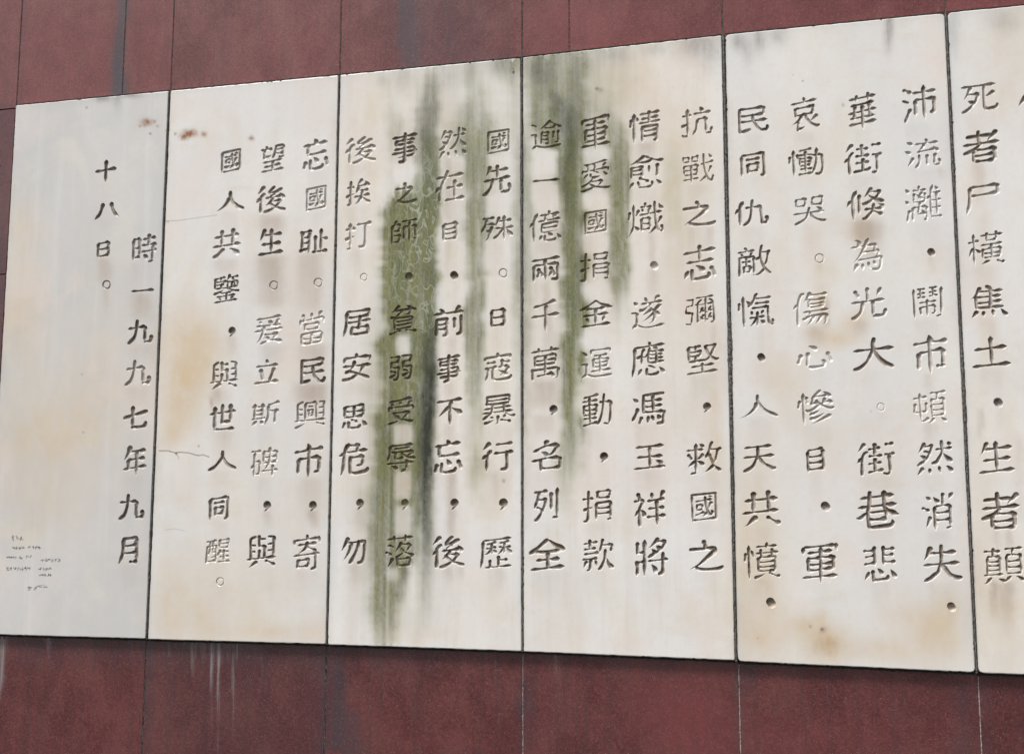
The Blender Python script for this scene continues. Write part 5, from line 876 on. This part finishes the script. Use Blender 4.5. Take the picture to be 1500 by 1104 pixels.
for i in range(5):      # dark joints between the slabs
    a_, b_ = SLABS[i], SLABS[i + 1]
    top = (a_[1] + b_[0]) / 2; bot = (a_[2] + b_[3]) / 2
    strip('mortar_joint', [top, bot], [b_[0][0] - a_[1][0] + .004, b_[3][0] - a_[2][0] + .004], 0.0025, M_GROUT, .12)
for q in SLABS:         # dark joint along the top of each slab
    strip('mortar_joint', [q[0] + (0, .0125), q[1] + (0, .0125)], .011, GAPY - .0012, M_DARKJOINT, .16)
for q in SLABS:         # and a dark strip just below the bottom edge
    strip('mortar_joint', [q[3] - (0, .006), q[2] - (0, .006)], .013, GAPY - .0012, M_DARKJOINT, .2)
# bulging, uneven sealant in the widest joint
q3, q4 = SLABS[3], SLABS[4]
lerp = lambda a_, b_, t: a_ * (1 - t) + b_ * t
pp = [lerp((q3[1] + q4[0]) / 2, (q3[2] + q4[3]) / 2, t) for t in (0, .2, .45, .52, .58, .72, 1)]
def strip_var(name, pts, ws, y, mat, jit, label=None):
    P = np.array(pts); out = []; W_ = []
    for k in range(len(P) - 1):
        for t in np.linspace(0, 1, 12, False): out.append(lerp(P[k], P[k + 1], t)); W_.append(lerp(ws[k], ws[k + 1], t))
    out.append(P[-1]); W_.append(ws[-1]); out = np.array(out); W_ = np.array(W_)
    L = np.concatenate([[0], np.cumsum(np.linalg.norm(np.diff(out, axis=0), axis=1))])
    n = int(L[-1] / .008); t = np.linspace(0, L[-1], n)
    p = np.stack([np.interp(t, L, out[:, 0]), np.interp(t, L, out[:, 1])], 1); w = np.interp(t, L, W_)
    A = p - np.stack([w / 2 * (1 + rng.normal(0, jit, n)), 0 * w], 1); B = p + np.stack([w / 2 * (1 + rng.normal(0, jit, n)), 0 * w], 1)
    V = np.vstack([np.column_stack([A[:, 0], np.full(n, y + .0008), A[:, 1]]), np.column_stack([p[:, 0], y - np.abs(rng.normal(0, .0012, n)), p[:, 1]]), np.column_stack([B[:, 0], np.full(n, y + .0008), B[:, 1]])])
    k = np.arange(n - 1)
    Fq = np.vstack([np.stack([k, k + n, k + n + 1, k + 1], 1), np.stack([k + n, k + 2 * n, k + 2 * n + 1, k + n + 1], 1)])
    o = link(name, V - np.array([2.4, GAPY, -1.05]), [Fq], mat, wall)
    if label: o['label'] = label
strip_var('joint_sealant', pp, [.007, .010, .009, .019, .013, .008, .004], -.0012, M_GROUT, .18, 'wide black uneven joint filler')
p5 = [lerp((SLABS[4][1] + SLABS[5][0]) / 2, (SLABS[4][2] + SLABS[5][3]) / 2, t) for t in (0, .22, .25, .28, .5, .6, .68, 1)]
strip_var('joint_sealant', p5, [.006, .007, .012, .007, .007, .014, .007, .004], -.0012, M_GROUT, .22)
for k, (ws) in ((0, [.004, .004, .005, .005, .004]), (1, [.004, .005, .005, .006, .004]), (2, [.004, .007, .006, .005, .006])):
    pk = [lerp((SLABS[k][1] + SLABS[k + 1][0]) / 2, (SLABS[k][2] + SLABS[k + 1][3]) / 2, t) for t in (0, .25, .5, .7, 1)]
    strip_var('joint_sealant', pk, ws, -.0009, M_GROUT, .25)
for k in range(6):      # grout lines of the granite above and below
    strip('grout_line', [(XS[k], ZT0), (XS[k], ZT0 + .86)], .0062, GAPY + .0005, M_GROUT, .12)
    strip('grout_line', [(XB[k], BOTZ), (XB[k], -1.05)], .005 if k > 2 else .006, GAPY + .0003, M_LIME if k > 2 else M_GROUT, .3)
for x in (X183, X834): strip('grout_line', [(x, ZT0), (x, ZT0 + .86)], .0068, GAPY + .0005, M_GROUT, .15)

# solid wall behind the cladding and a stone coping on top
def box(name, x0, x1, y0, y1, z0, z1, mat):
    V = np.array([(x, y, z) for z in (z0, z1) for y in (y0, y1) for x in (x0, x1)], float) - np.array([2.4, GAPY, -1.05])
    return link(name, V, [np.array([(0, 1, 5, 4), (1, 3, 7, 5), (3, 2, 6, 7), (2, 0, 4, 6), (4, 5, 7, 6), (0, 2, 3, 1)])], mat, wall)
box('wall_core', XS[0] - 1.60, XS[5] + 1.60, GAPY + .0185, .55, -1.049, ZT0 + 1.71, M_CORE)
